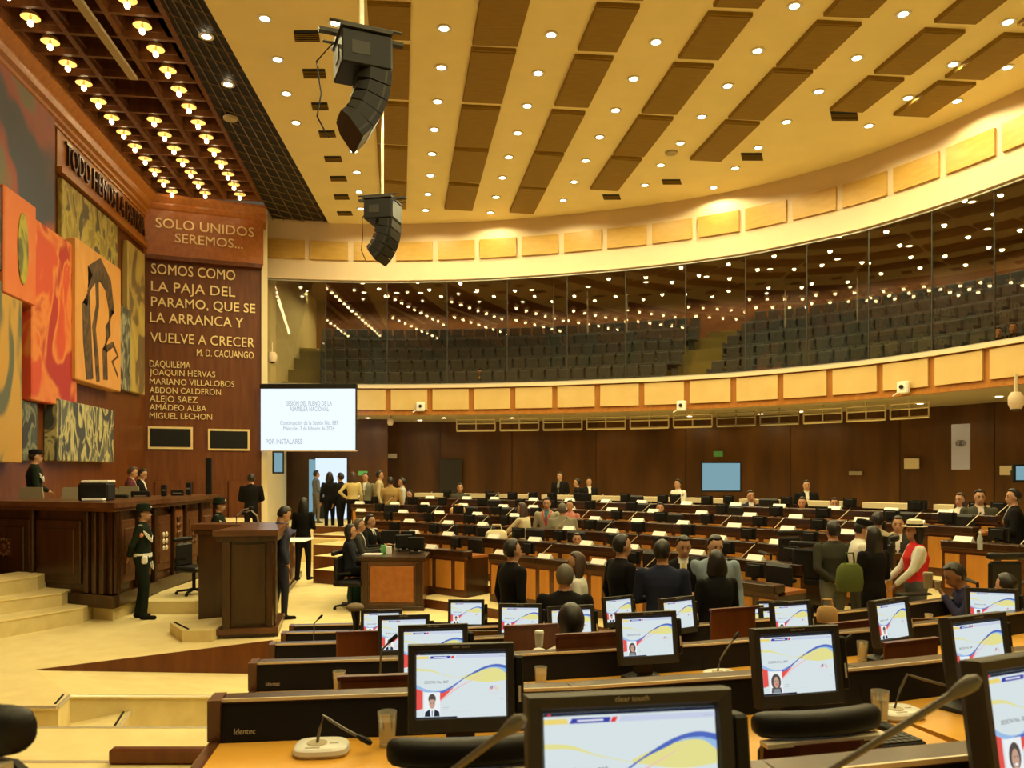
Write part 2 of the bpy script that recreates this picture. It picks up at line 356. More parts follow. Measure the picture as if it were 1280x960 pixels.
# ---------------------------------------------------------------- left: mural wall, inscription wall, coffered ceiling
UX=Vector((-.1386,.9903,0)); UN=Vector((.9903,.1386,0)); UZ=Vector((0,0,1))
def mw(x,y,off=0):
    k=(640-x)/1000; D=(7.5-off)/(k-.14); return Vector((-k*D,D,H+(HY-y)/F*D))
def mws(x): return mw(x,HY).dot(UX)
MO=mw(181,HY); MO.z=0                       # corner of the two walls
def WM(s,n=0,z=0): return MO+UX*s+UN*n+UZ*z   # s<0 comes towards the camera
def sof(x): return (mw(x,HY)-MO).dot(UX)
TW=frame(MO,UX,-UN,UZ)
mural=MB().box(-28,0,0,.4,0,ZC+.5,T=TW).build('wall_mural',M['mahog'],kind='structure')
A2=Vector((MO.x,MO.y,0)); U2=Vector((.932,.362,0)).normalized(); N2=Vector((U2.y,-U2.x,0))
def s2(x):
    k=(x-640)/1000; return (k*A2.y-A2.x)/(U2.x-k*U2.y)
def z2(x,y,off=0):
    p=A2+U2*s2(x)+N2*off; return H+(HY-y)/F*p.y
LT=s2(327.5); TI=frame(A2,U2,-N2,UZ)
insc=MB().box(0,LT,0,.5,0,ZC,T=TI).build('wall_inscription',M['mahog'],kind='structure')
MB().box(-.3,LT+.03,-.16,0,z2(181,320),ZC-.1,T=TI).build('upper_panel',M['orangewood'],insc)
MB().box(0,LT,-.20,0,z2(181,322)-.05,z2(181,319),T=TI).build('ledge_moulding',M['mahog'],insc)
MB().box(LT-.02,LT+.16,-.06,.5,0,ZC,T=TI).build('edge_trim',M['sidecream'],insc)
prof=[(.0,-.62),(.07,-.62),(.07,-.55),(.13,-.50),(.13,-.42),(.20,-.36),(.24,-.25),(.24,-.20),(.34,-.10),(.38,-.06),(.38,.02),(.0,.02)]
def corn(T,x0,x1,nm,par): 
    return MB().rings([[(x,-a,ZC+b) for a,b in prof] for x in (x0,x1)],T=T,smooth=False).build(nm,M['fasciawood'] if par is mural else M['orangewood'],par)
corn(TW,-28,.0,'cornice',mural); corn(TI,-.3,LT+.1,'cornice',insc)
lines=[('SOLO UNIDOS',195,317,272,284,1),('SEREMOS...',219,303,291.5,303,1),('SOMOS COMO',189,294,329,342,0),('LA PAJA DEL',189,294,351,363.5,0),('PARAMO, QUE SE',189,319,370.6,382.5,0),('LA ARRANCA Y',187.5,304,390,402.5,0),('VUELVE A CRECER',188,318,415,427.5,0),('M. D. CACUANGO',246,317,436,445,0),('DAQUILEMA',187,238,450,458.5,0),('JOAQUIN HERVAS',187,269,461,468.5,0),('MARIANO VILLALOBOS',187,293,472.5,480,0),('ABDON CALDERON',187,276,483.5,491,0),('ALEJO SAEZ',187,247,494,502,0),('AMADEO ALBA',187,258,505,512.5,0),('MIGUEL LECHON',187,265,515.5,523,0)]
for b,x0,x1,ya,yb,up in lines:
    off=.17 if up else 0.0; a=s2(x0); c=s2(x1); zb=z2(x0,yb,off)+(0 if not up else 0); h=(yb-ya)/F*A2.y
    Tm=frame(A2+U2*a+N2*(off+.02)+UZ*zb,U2,UZ,N2)
    text('raised_letters',b,h/.70,'brass',insc,Tm,ext=.02,width=c-a,bold=0)
Tm=frame(WM(sof(78),.05,0),UX,UZ,UN)
zt=mw(78,238).z
MB().box(sof(69),0,-.04,0,8.95,ZC-.6,T=TW).build('text_band',M['fasciawood'],mural)
MB().box(sof(69),0,-.14,0,8.85,8.97,T=TW).build('band_ledge',M['fasciawood'],mural)
text('raised_letters','TODO HEMOS LA PATRIA',0.72,M['dark'],mural,frame(WM(sof(78),.06,9.17),UX,UZ,UN),ext=.04,width=-sof(78)-.3)
for xa,xb,ya,yb in [(185,241,533,561),(260,312,536,563)]:
    w1=box('booth_window',s2(xa),s2(xb),-.05,0,z2(xa,yb),z2(xa,ya),'brass',insc); w1.data.transform(TI)
    w2=box('window_glass',s2(xa)+.06,s2(xb)-.06,-.06,0,z2(xa,yb)+.06,z2(xa,ya)-.06,'blackgloss',w1); w2.data.transform(TI)
for s_ in (.25,1.3,2.3):
    o=box('lower_panel',s_,s_+.8,-.05,0,.6,2.05,'mahog',insc,bev=.03); o.data.transform(TI)
# painted murals: plain abstract boards
def muralmat(name,c1,c2,c3,scale,st,seed):
    m=bpy.data.materials.new(name); m.use_nodes=True; nt=m.node_tree; b=nt.nodes['Principled BSDF']; b.inputs['Roughness'].default_value=.55
    tc=nt.nodes.new('ShaderNodeTexCoord'); mp=nt.nodes.new('ShaderNodeMapping'); mp.inputs['Scale'].default_value=st; mp.inputs['Location'].default_value=(seed,seed*.7,seed*1.3)
    n=nt.nodes.new('ShaderNodeTexNoise'); n.inputs['Scale'].default_value=scale; n.inputs['Detail'].default_value=2.5; n.inputs['Distortion'].default_value=1.6
    r=nt.nodes.new('ShaderNodeValToRGB'); nt.links.new(tc.outputs['Object'],mp.inputs[0]); nt.links.new(mp.outputs[0],n.inputs['Vector']); nt.links.new(n.outputs['Fac'],r.inputs[0]); nt.links.new(r.outputs[0],b.inputs['Base Color'])
    e=r.color_ramp.elements; e[0].position=.40; e[0].color=(*c1,1); e[1].position=.60; e[1].color=(*c3,1); k=e.new(.5); k.color=(*c2,1); 
    r.color_ramp.interpolation='EASE'
    return m
MU=[('blue, red and grey',(-60,69,62,270),.10,muralmat('mural_a',(.045,.06,.10),(.30,.07,.05),(.15,.14,.09),.28,(1,1,1),1),'large abstract mural in red, dark blue and grey under the cornice'),
(0,(-25,4,232,338),.30,muralmat('mural_b0',(.02,.015,.01),(.05,.03,.02),(.10,.03,.02),1,(1,1,1),2),'dark end of the projecting mural board beside the orange one'),
(0,(5,45,230,365),.34,muralmat('mural_b',(.60,.13,.03),(.60,.14,.03),(.62,.16,.04),.8,(1,1,1),3),'projecting orange mural board with a yellow-green and black block'),
(0,(40,96,270,500),.25,muralmat('mural_c',(.55,.06,.02),(.66,.20,.04),(.38,.02,.015),.9,(1,1,.6),4),'tall red and orange mural board of flowing flame-like shapes'),
(0,(95,151,296,474),.34,muralmat('mural_d',(.62,.29,.07),(.60,.27,.06),(.64,.31,.09),.9,(1,1,.6),5),'projecting tan mural board with a dark brown twisting form'),
(0,(78,147,222,330),.12,muralmat('mural_e',(.28,.21,.05),(.45,.36,.08),(.10,.085,.05),1.9,(1,1,.6),6),'yellow and grey abstract mural board under the lettered band'),
(0,(150,163,380,486),.20,muralmat('mural_f',(.30,.30,.20),(.10,.10,.08),(.04,.04,.035),2.2,(1,1,.6),7),'small narrow mural board of grey and black curls'),
(0,(160,181,300,488),.16,muralmat('mural_g',(.45,.33,.08),(.40,.28,.07),(.16,.10,.04),1.0,(1,1,.5),8),'tall narrow ochre mural board next to the inscription wall'),
(0,(-40,28,350,578),.30,muralmat('mural_h',(.50,.26,.04),(.48,.27,.05),(.10,.11,.07),.7,(1,1,.5),9),'tall ochre and dark grey mural board at lower left'),
(0,(28,47,500,576),.12,muralmat('mural_i',(.05,.06,.05),(.20,.21,.13),(.03,.03,.03),2.0,(1,1,.7),10),'narrow dark grey mural board with pale streaks'),
(0,(72,142,498,576),.28,muralmat('mural_j',(.09,.10,.08),(.50,.44,.20),(.05,.055,.05),2.3,(1,1,.5),11),'pale yellow mural board with black upright curls, lowest on the wall')]
for _,(x0,x1,y0,y1),th,m,lab in MU:
    def mwo(x,y): return mw(x,y,th)
    sa=(mw(x0,HY,th)-MO).dot(UX); sb=(mw(x1,HY,th)-MO).dot(UX); xr=x0 if x0>=0 else 0
    zt_=mw(xr,y0,th).z; zb_=mw(xr,y1,th).z
    o=MB().box(sa,sb,-th,0,zb_,zt_,T=TW,bev=.02).build('mural_board',m,label=lab,cat='mural')
    o['_b']=1; o['_r']=(sa,sb,zb_,zt_,th)
    if 'yellow-green' in lab:
        L=sb-sa; q=MB(); q.rings([[(sa+L*(.55+.20*math.sin(t)*(1 if z<.9 else .8)),-th-.02*(i),zb_+(zt_-zb_)*(.15+.7*(.5-.5*math.cos(t)))) for t in np.linspace(0,2*math.pi,20,endpoint=False)] for i,z in ((0,1),(1,1))],T=TW,smooth=False)
        q.build('painted_block',muralmat('mural_b2',(.38,.33,.03),(.10,.10,.03),(.02,.025,.02),1.6,(1,1,.6),3),o)
    if 'twisting' in lab:
        L=sb-sa; Hh=zt_-zb_
        pl=[(.30,.10),(.18,.45),(.22,.75),(.38,.86),(.5,.8),(.6,.70),(.80,.55),(.72,.40),(.60,.28),(.85,.25),(.92,.14),(.80,.12),(.62,.18),(.60,.08)]
        q=MB().prism([(a,b) for a,b in pl],0,1); q2=MB(); q2.add([(sa+L*v[0],-th-.015*v[2],zb_+Hh*v[1]) for v in q.v],q.f,T=TW)
        pass
        q3=MB(); fx=lambda u,v:(sa+L*u,-th-.004,zb_+Hh*v)
        for pts,r_ in (([(.27,.03),(.22,.30),(.20,.55),(.30,.80),(.50,.88),(.68,.80),(.76,.62),(.68,.45),(.60,.28),(.62,.06)],[.22,.26,.24,.26,.30,.26,.2,.2,.16,.16]),([(.64,.30),(.80,.36),(.92,.28),(.78,.22),(.92,.12)],[.09,.08,.07,.07,.05]),([(.42,.86),(.44,.6),(.36,.42),(.42,.2),(.45,.03)],[.12,.1,.12,.13,.12])):
            q3.tube([fx(*p) for p in pts],r_,10)
        yy=-th; q3.v=[(v[0],yy+(v[1]-yy)*.12,v[2]) for v in q3.v]; q3.v=[tuple(TW@Vector(v)) for v in q3.v]
        q3.build('painted_form',muralmat('mural_d2',(.05,.03,.015),(.12,.06,.02),(.03,.02,.012),2.5,(1,1,.5),5),o)
    del o['_b']; del o['_r']
# coffered wooden ceiling
cof=MB().box(-28,.0,-3.35,-.30,ZC+.42,ZC+.5,T=TW).build('ceiling_coffered',M['coffer'],kind='structure')
for q in (.38,1.33,2.29,3.29):
    MB().box(-28,0,-q-.05,-q+.05,ZC,ZC+.45,T=TW).box(-28,0,-q-.075,-q+.075,ZC+.12,ZC+.2,T=TW).build('long_beam',M['coffer'],cof)
bul0=-.42; PB=.815
for i in range(28):
    s=bul0+PB/2-i*PB-.0
    MB().box(s-.04,s+.04,-3.29,-.38,ZC+.01,ZC+.43,T=TW).box(s-.06,s+.06,-3.29,-.38,ZC+.13,ZC+.19,T=TW).build('cross_beam',M['coffer'],cof)
me_b=MB().ell((0,0,0),(.052,.052,.06),nu=12,nv=8).mesh('glass_bulb',M['bulb'])
me_rd=MB().lathe([(.03,.22),(.13,.18),(.165,.10),(.16,.10),(.12,.165),(.03,.205)],14,caps=False).mesh('lit_patch_dish',M['gold'])  # added gold dish, stands in for bright bulb-lit patches on the wood
me_r=MB().tube([(0,0,.05),(0,0,.46)],.010,5).lathe([(.024,.05),(.024,.13),(.018,.14)],8).mesh('rod',M['brass'])
for j,q in enumerate((.87,1.8,2.77)):
    for i in range(24):
        if j==1 and i>6: continue
        p=WM(bul0-i*PB,q,ZC-.06)
        e=empty('pendant_bulb',p,0,'bare warm bulb under the coffered ceiling, %s from the inscription wall in the %s column'%(ORD[i],('left','middle','right')[j]),'bulb','bulbs under the coffered ceiling')
        link('glass_bulb',me_b,e); link('rod',me_r,e); link('lit_patch_dish',me_rd,e)
        l=SPOTS.get('b')
        if not l:
            l=bpy.data.lights.new('bulb_light','POINT'); l.energy=P_BULB; l.color=BULB; l.shadow_soft_size=.06; SPOTS['b']=l
        o=bpy.data.objects.new('bulb_light',l); COL.objects.link(o); o.location=(0,0,-.0); o.parent=e
for a,b in (((94,0),(162,97)),):
    p=atz(98,0,ZC-.1); q=atz(167,97,ZC-.1); v=(q-p).normalized(); n=Vector((v.y,-v.x,0)); p=p-v*4
    MB().box(0,(q-p).length,-.075,.075,-.05,.02,T=frame(p,v,UZ.cross(v),UZ)).build('light_track',M['soffit'],label='long beige metal light track slung under the coffered ceiling',cat='light track')
# black lattice strip
g0,g1,g2,g3=[atz(x,y,ZC+.02) for x,y in ((194,0),(330,254),(415,276),(255,0))]
g0=g0+(g0-g1).normalized()*14; g3=g3+(g3-g2).normalized()*14
g1=g1+(g1-g0).normalized()*1.6; g2=g2+(g2-g3).normalized()*1.6
lat=MB().prism([(p.x,p.y) for p in (g0,g1,g2,g3)],ZC+.06,ZC+.1).build('ceiling_dark',M['gridblack'],kind='structure')
gx=g1+(g1-g0).normalized()*.6
for k in range(7):
    a=g0.lerp(g3,k/6); b=g1.lerp(g2,k/6); MB().tube([a,b],.014,4).build('lattice_bar',M['gridbar'],lat)
L=(g1-g0).length
for k in range(int(L/.62)):
    f=1-k*.62/L; a=g0.lerp(g1,f); b=g3.lerp(g2,f); MB().tube([a,b],.010,4).build('lattice_bar',M['gridbar'],lat)
for x,y in ((258,45),(285,105)): downlight(atz(x,y,ZC-.0),'small round downlight in the black ceiling lattice, %s one'%('nearer' if y<50 else 'farther'),None,25)
MB().lathe([(.16,0),(.15,-.05),(.09,-.07),(.0,-.07)],16).build('smoke_detector',M['soffit'],loc=atz(288,147,ZC),label='round beige smoke detector under the black ceiling lattice',cat='detector')

# ---------------------------------------------------------------- floors
def P2(p): return (p.x,p.y)
ZCH=-.65
fl=MB().prism([(-14,-4),(13,-4),(13,31),(-14,31)],ZCH-.3,ZCH).build('floor',M['carpet'],kind='structure')
a1=atz(73,882,0);a2=atz(88,868,0);a3=atz(43,837,0);a4=atz(340,800,0)
st=[(-14,a1.y),P2(a1),P2(a2),P2(a3),P2(a4),(-2.3,11.9),(12,11.9),(12,31),(-14,31)]
MB().prism(st,ZCH,0).build('floor_stage',M['carpet'],kind='structure')
MB().prism([P2(a3),P2(a4),(a4.x+.02,a4.y-.03),(a3.x+.02,a3.y-.03)],ZCH,-.001).build('trim_5',M['mahog'],kind='structure')
r1=atz(340,842,-.46); r2=atz(340,869,-.46); e1=r1+(r1-a3)*.5; e2=r2+(r2-a2)*.5
mb=MB(); mb.add([a3,a2,r2,r1,e2,e1],[(0,1,2,3),(3,2,4,5)]); lo=[Vector((p.x,p.y,ZCH)) for p in (a3,a2,r2,r1,e2,e1)]
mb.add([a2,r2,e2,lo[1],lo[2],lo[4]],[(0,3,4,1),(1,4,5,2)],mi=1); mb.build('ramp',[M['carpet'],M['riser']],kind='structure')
def nose(p,q,nm='trim_6'):
    MB().tube([p+Vector((0,-.02,-.015)),q+Vector((0,-.02,-.015))],.022,6).build(nm,M['nosing'],kind='structure')
nose(a2,e2); nose(Vector((-14,a1.y,0)),a1); nose(a1,a2)
k1=atz(148,909,-.30); k2=atz(165,886,-.30); kk=atz(88,905,-.30)
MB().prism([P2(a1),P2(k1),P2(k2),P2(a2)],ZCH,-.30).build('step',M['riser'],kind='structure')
nose(k1,k2)
MB().tube([a1+Vector((-.06,.05,.004)),a2+Vector((-.06,-.03,.004))],.013,4).build('trim_7',M['black'],kind='structure')
MB().tube([k1+Vector((-.06,.05,.004)),k2+Vector((-.06,-.03,.004))],.013,4).build('trim_8',M['black'],kind='structure')
MB().lathe([(.0,0),(.05,0),(.045,.02),(0,.02)],12).build('wall_socket',M['brass'],loc=atz(299,816,-.2)+Vector((0,-.02,0)),rot=(R(90),0,0),label='small round brass socket in the brown face of the stage edge',cat='socket') if True else None
# near tiers
def xl(k): return -.74-.33*k
def yk(k,X): 
    d=max(0,X-xl(k)); return 1.5+1.45*k+.07*d+.045*d*d
def ztier(k): return .80-.21*k
for k in range(-1,6):
    x0=-9 if k<5 else -2.55; pts=[(x0,yk(k,xl(k))+.06)]+[(X,yk(k,X)+.06) for X in np.arange(xl(k),9.1,.6)]+[(9.1,-4),(x0,-4)]
    MB().prism(pts,ZCH-.02,ztier(k)).build('floor_tier',M['carpet'],kind='structure')
    MB().prism([(x0,pts[0][1]-.03),(xl(k),pts[0][1]-.03),(xl(k),pts[0][1]+.012),(x0,pts[0][1]+.012)],ztier(k)-.05,ztier(k)+.006).build('trim_9',M['nosing'],kind='structure')
MB().prism([(-2.55,8),(9.1,8),(9.1,11.9),(-2.2,11.9)],ZCH-.01,-.25).build('floor_front',M['carpet'],kind='structure')
ka=atz(137,955,ztier(3)+.0); kb=atz(297,955,ztier(3))
box('kerb_board',ka.x,kb.x+.6,ka.y-.03,ka.y+.06,ztier(3),ztier(3)+.115,'mahog',bev=.02,label='low reddish wooden kerb board lying along the carpeted tier edge',cat='board')
# far tiers
FX,FY=-14.4,-3.3
def fr(k): return 21.8+1.16*k
def fpt(k,a,off=0,z=0): return Vector((FX+(fr(k)+off)*math.sin(a),FY+(fr(k)+off)*math.cos(a),z))
def fang(k,x,off=0):
    lo,hi=0.1,1.9
    for _ in range(40):
        m=(lo+hi)/2; p=fpt(k,m,off)
        if p.y>.3 and 640+p.x/p.y*F<x: lo=m
        else: hi=m
    return lo
def fz(k): return .15+.13*k
for k in range(6):
    a0=fang(k,392 if k else 520,-.5); a1_=fang(k,1010 if k<2 else 1600,-.5)
    a=list(np.linspace(a0,a1_,24)); 
    pts=[P2(fpt(k,t,-.5)) for t in a]+[P2(fpt(5 if k<5 else 7,t,1.2 if k==5 else 0)) for t in a[::-1]]
    MB().prism(pts,.0,fz(k)).build('floor_far_tier',M['carpet'],kind='structure')
    rg=[[fpt(k,t,-.5,0),fpt(k,t,-.515,0),fpt(k,t,-.515,fz(k)-.0),fpt(k,t,-.5,fz(k)-.0)] for t in a]
    MB().rings(rg,smooth=False).build('trim_10',M['mahog'],kind='structure')
MB().prism([(-8,20.5),(-3.6,20.5),(-3.6,28),(-8,30),(-8,28)],0,.60).build('floor_corridor',M['carpet'],kind='structure')

# ---------------------------------------------------------------- podium
MB().prism([(-9.3,14.0),(-6.9,13.8),(-6.9,16.9),(-7.4,23),(-10.6,23)],0,1.0).build('floor_dais',M['carpet'],kind='structure')
pod=empty('presiding_desk',(-6.15,12.3,0),0,'long dark carved wooden presiding desk on the raised podium','desk')
def podp(poly,z0,z1,nm,m,par=pod):
    return MB().prism([(p[0]+6.15,p[1]-12.3) for p in poly],z0,z1).build(nm,M[m],par)
C0=(-9.6,13.75);C1=(-6.15,12.3);C2=(-6.22,13.9);C3=(-6.28,16.9)
podp([(-8.9,13.6),(-6.2,12.42),(-6.27,13.9),(-7.0,13.95),(-9.2,14.0)],0,.22,'plinth','riser')
podp([(-9.35,13.65),C1,C2,(-7.0,13.9),(-9.35,14.4)],.22,1.70,'front_carcase','dark')
podp([(-6.30,13.95),(-6.36,16.9),(-7.0,16.9),(-7.0,13.95)],.0,1.70,'side_carcase','rail')
podp([(-9.38,13.49),(-6.05,12.15),(-6.12,13.9),(-6.05,14.0),(-6.2,17.0),(-7.15,17.0),(-7.05,14.2),(-9.4,14.7)],1.70,1.76,'lower_ledge','rail')
podp([(-9.38,13.43),(-6.00,12.08),(-6.08,13.9),(-6.00,14.0),(-6.15,17.05),(-7.2,17.05),(-7.1,14.2),(-9.4,14.75)],1.76,1.84,'desk_top','rail')
podp([(-9.35,13.65),(-9.35,13.52),(-6.08,12.18),(-6.08,12.4)],.22,.42,'base_moulding','dark'); podp([(-6.08,12.2),(-6.14,13.95),(-6.3,13.95),(-6.3,12.3)],.22,.42,'base_moulding','dark')
podp([(-6.20,13.9),(-6.26,17.0),(-6.5,17.0),(-6.4,13.9)],.0,.42,'base_moulding','dark')
vd=(Vector((C1[0],C1[1],0))-Vector((C0[0],C0[1],0))).normalized(); nd=Vector((vd.y,-vd.x,0))
def podface(p0,dv,nv,a,b,z0,z1,nm,m,th=.04,bev=.015,par=pod):
    T=frame(Vector((p0[0]+6.15,p0[1]-12.3,0)),dv,-nv,UZ); o=MB().box(a,b,-th,0,z0,z1,T=T,bev=bev).build(nm,M[m],par); return o,T
Ld=3.73
for a,b in ((.30,.55),(.72,1.95),(2.1,3.1)): 
    o,T=podface(C0,vd,nd,a,b,.55,1.55,'raised_panel','dark')
    podface(C0,vd,nd,a+.12,b-.12,.68,1.42,'panel_field','dark',.06)
for a in (.60,2.02,3.25,3.42,3.58): podface(C0,vd,nd,a-.045,a+.045,.42,1.70,'pilaster','dark',.07)
ro,T=podface(C0,vd,nd,1.20,1.56,.92,1.24,'rosette','rail',.0601)
q=MB()
for i in range(12):
    t=i*math.pi/6; q.ell((1.38+.13*math.cos(t),-.075,1.08+.13*math.sin(t)),(.03,.02,.03),nu=6,nv=4,T=T)
q.ell((1.38,-.075,1.08),(.06,.03,.06),nu=8,nv=5,T=T).build('carved_petals',M['rail'],ro)
v2=(Vector((C3[0],C3[1],0))-Vector((-6.30,13.95,0))).normalized(); n2=Vector((v2.y,-v2.x,0)); n2=n2 if n2.x>0 else -n2
S0=(-6.30,13.95)
for i,(a,b) in enumerate(((.12,.72),(1.42,2.0),(2.15,2.75))):
    podface(S0,v2,n2,a,b,.55,1.55,'raised_panel','rail'); o,T=podface(S0,v2,n2,a+.1,b-.1,.68,1.42,'panel_field','rail',.06)
    q=MB(); cx=(a+b)/2
    for z in (.95,1.07,1.19): 
        q.ell((cx-.06,-.07,z),(.045,.02,.05),nu=8,nv=4,T=T); q.ell((cx+.06,-.07,z),(.045,.02,.05),nu=8,nv=4,T=T)
    q.build('carving',M['pale'] if i==0 else M['rail'],o)
for a in (.06,.80,1.34,2.08,2.85): podface(S0,v2,n2,a-.04,a+.04,.42,1.70,'pilaster','dark',.08)
o,T=podface(S0,v2,n2,.86,1.28,.5,1.62,'carved_niche','orangewood',.03)
q=MB()
for z in (.7,.85,1.0,1.15,1.3,1.45): q.ell((1.07,-.05,z),(.12-.05*abs(z-1.07),.03,.07),nu=8,nv=5,T=T)
q.build('carving',M['rail'],o)
vs=(Vector((C2[0],C2[1],0))-Vector((C1[0],C1[1],0))).normalized(); ns=Vector((vs.y,-vs.x,0))
for a,b in ((.25,.75),(.9,1.4)):
    podface(C1,vs,ns,a,b,.55,1.55,'raised_panel','rail'); podface(C1,vs,ns,a+.08,b-.08,.68,1.42,'panel_field','rail',.06)
for a in (.06,.16,.82,1.5): podface(C1,vs,ns,a-.035,a+.035,.42,1.70,'pilaster','dark',.07)
# podium steps
for i,(pl,z0,z1) in enumerate([([(0,798),(104,779)],0,.24),([(0,769),(77,758)],.24,.45),([(0,746),(47,738)],.45,.68)]):
    p=atz(pl[0][0],pl[0][1],z0); q=atz(pl[1][0],pl[1][1],z0); d=(p-q).normalized(); p=p+d*3
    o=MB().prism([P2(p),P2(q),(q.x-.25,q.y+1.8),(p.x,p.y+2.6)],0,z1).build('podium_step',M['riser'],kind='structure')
    MB().prism([P2(p+Vector((0,-.015,0))),P2(q+Vector((0.01,-.015,0))),(q.x-.245,q.y+1.8),(p.x,p.y+2.6)],z1-.015,z1+.006).build('step_tread',M['carpet'],o)
MB().prism([(-6.1,13.05),(-3.9,13.05),(-3.9,13.4),(-4.9,18),(-6.2,18),(-6.2,14)],0,.20).build('floor_platform',M['carpet'],kind='structure')
# lectern
lec=empty('lectern',(-3.67,11.15,0),0,'tall dark wooden lectern with projecting top beside the man in navy','lectern')
def lp(poly,z0,z1,nm,m,par=lec): return MB().prism([(p[0]+3.67,p[1]-11.15) for p in poly],z0,z1).build(nm,M[m],par)
lp([(-4.02,11.1),(-3.33,11.28),(-3.60,12.3),(-4.02,12.3)],.12,1.42,'body','dark')
lp([(-4.88,12.45),(-4.03,12.40),(-4.03,12.9),(-4.88,12.9)],.0,1.42,'side_wing','dark')
lp([(-4.05,11.06),(-3.29,11.24),(-3.52,12.3),(-4.05,12.3)],.0,.06,'base','dark')
lp([(-4.08,11.0),(-3.27,11.18),(-3.5,12.32),(-4.08,12.32)],.06,.14,'base_moulding','rail')
lp([(-4.12,11.0),(-3.27,11.18),(-3.6,12.9),(-4.97,12.95),(-4.97,12.38),(-4.14,12.33)],1.42,1.50,'top','rail')
lp([(-4.09,11.05),(-3.29,11.22),(-3.6,12.85),(-4.93,12.92),(-4.93,12.41),(-4.10,12.36)],1.34,1.42,'cap_moulding','dark')
lp([(-3.86,11.12),(-3.46,11.215),(-3.46,11.23),(-3.86,11.15)],.2,1.30,'front_panel','dark')
lp([(-3.99,11.03),(-3.90,11.05),(-3.90,11.12),(-3.99,11.12)],.14,1.34,'pilaster','dark'); lp([(-3.42,11.17),(-3.35,11.19),(-3.35,11.3),(-3.42,11.28)],.14,1.34,'pilaster','dark')
def mic(name,base,pts,r0,label,tipr=.012,cat='microphone',group=None,tipmat='black',stemmat='grey',basebox=None):
    e=empty(name,base,0,label,cat,group)
    if basebox: basebox.build('base',[M['white'],M['soffit']],e)
    MB().tube(pts,r0,6).build('gooseneck',M[stemmat],e)
    d=(Vector(pts[-1])-Vector(pts[-2])).normalized(); p=Vector(pts[-1])
    MB().tube([p-d*.01,p+d*.01,p+d*.04,p+d*.05],[tipr*.7,tipr,tipr,tipr*.5],8).build('capsule',M[tipmat],e); return e
mic('gooseneck_microphone',(-4.1,11.9,1.5),[(0,0,0),(.0,0,.15),(.1,.0,.25),(.2,.0,.27)],.012,'left black gooseneck microphone on the dark lectern',.03)
mic('gooseneck_microphone',(-3.8,12.0,1.5),[(0,0,0),(-.02,0,.15),(-.12,.0,.24),(-.2,.0,.2)],.012,'right black gooseneck microphone on the dark lectern',.03)
b0=[atz(228,803,0),atz(272,803,0),atz(275,790,0),atz(212,792,0)]
ls=MB().prism([P2(b0[0]),(-4.07,b0[1].y),(-4.07,12.0),P2(b0[3])],0,.16).build('lectern_step',M['riser'],label='small carpeted step box in front of the dark lectern',cat='step')
MB().tube([Vector((b0[0].x+.05,b0[0].y+.08,.165)),Vector((b0[3].x+.08,b0[3].y-.02,.165))],.014,4).build('grip_strip',M['black'],ls)
# side table beyond the man in navy
tb=empty('side_table',(-3.95,13.2,0),0,'narrow dark wooden table behind the lectern with papers on it','table')
def tp(poly,z0,z1,nm,m,par=tb): return MB().prism([(p[0]+3.95,p[1]-13.2) for p in poly],z0,z1).build(nm,M[m],par)
tp([(-3.95,13.3),(-4.72,17.8),(-5.3,17.7),(-4.6,13.2)],.06,1.02,'carcase','rail'); tp([(-3.9,13.2),(-4.66,17.9),(-5.35,17.8),(-4.65,13.1)],1.02,1.09,'table_top','dark')
tp([(-3.92,13.2),(-4.68,17.85),(-5.3,17.8),(-4.62,13.15)],0,.1,'base','dark')
for i in range(4):
    f0,f1=i/4+.03,(i+1)/4-.03; a=Vector((-3.95,13.3,0)).lerp(Vector((-4.72,17.8,0)),f0); b=Vector((-3.95,13.3,0)).lerp(Vector((-4.72,17.8,0)),f1)
    tp([(a.x,a.y),(b.x,b.y),(b.x+.03,b.y+.01),(a.x+.03,a.y+.01)],.2,.92,'side_panel','orangewood' if i%2 else 'rail')
# clerks' table
ck=empty('clerk_table',(-2.0,13.3,0),0,'dark wooden clerks table with a brown front panel, laden with papers','table')
for nm,m,a in [('carcase','rail',(-.52,.52,.03,2.0,.06,.83)),('table_top','dark',(-.56,.56,0,2.05,.83,.90)),('base','dark',(-.54,.54,0,2.02,0,.08)),('front_panel','orangewood',(-.36,.36,.0,.03,.14,.74)),('end_panel','dark',(.40,.50,.0,.03,.1,.8)),('end_panel','dark',(-.50,-.40,.0,.03,.1,.8))]:
    box(nm,*a,m,ck,bev=.006)
# ---------------------------------------------------------------- monitors and their session slide
SW,SH=.306,.216
SCOL=[(.74,.83,.85),(.02,.025,.05),(.92,.72,.18),(.05,.06,.42),(.80,.05,.06),(.62,.68,.86),(.09,.16,.55),(.84,.80,.30),(.86,.10,.08),(.95,.55,.55),(.92,.95,.96),(.10,.08,.07),(.62,.38,.28),(.25,.30,.34),(.35,.55,.85),(.80,.78,.40),(.55,.60,.65),(.75,.78,.80)]
SM=[emis('screen_colour_%s'%n,c,.92) for n,c in zip('white black yellow navy red lilac blue lemon scarlet pink paper hair skin slate sky olive mist silver'.split(),SCOL)]
def cr(pts,u):
    xs=[p[0] for p in pts]; 
    # smooth interpolation
    n=len(pts); i=max(0,min(n-2,next((k for k in range(n-1) if u<=xs[k+1]),n-2)))
    p0=pts[max(i-1,0)];p1=pts[i];p2=pts[i+1];p3=pts[min(i+2,n-1)]; t=(u-p1[0])/(p2[0]-p1[0])
    m1=(p2[1]-p0[1])/(p2[0]-p0[0]+1e-9)*(p2[0]-p1[0]); m2=(p3[1]-p1[1])/(p3[0]-p1[0]+1e-9)*(p2[0]-p1[0])
    return (2*t**3-3*t*t+1)*p1[1]+(t**3-2*t*t+t)*m1+(-2*t**3+3*t*t)*p2[1]+(t**3-t*t)*m2
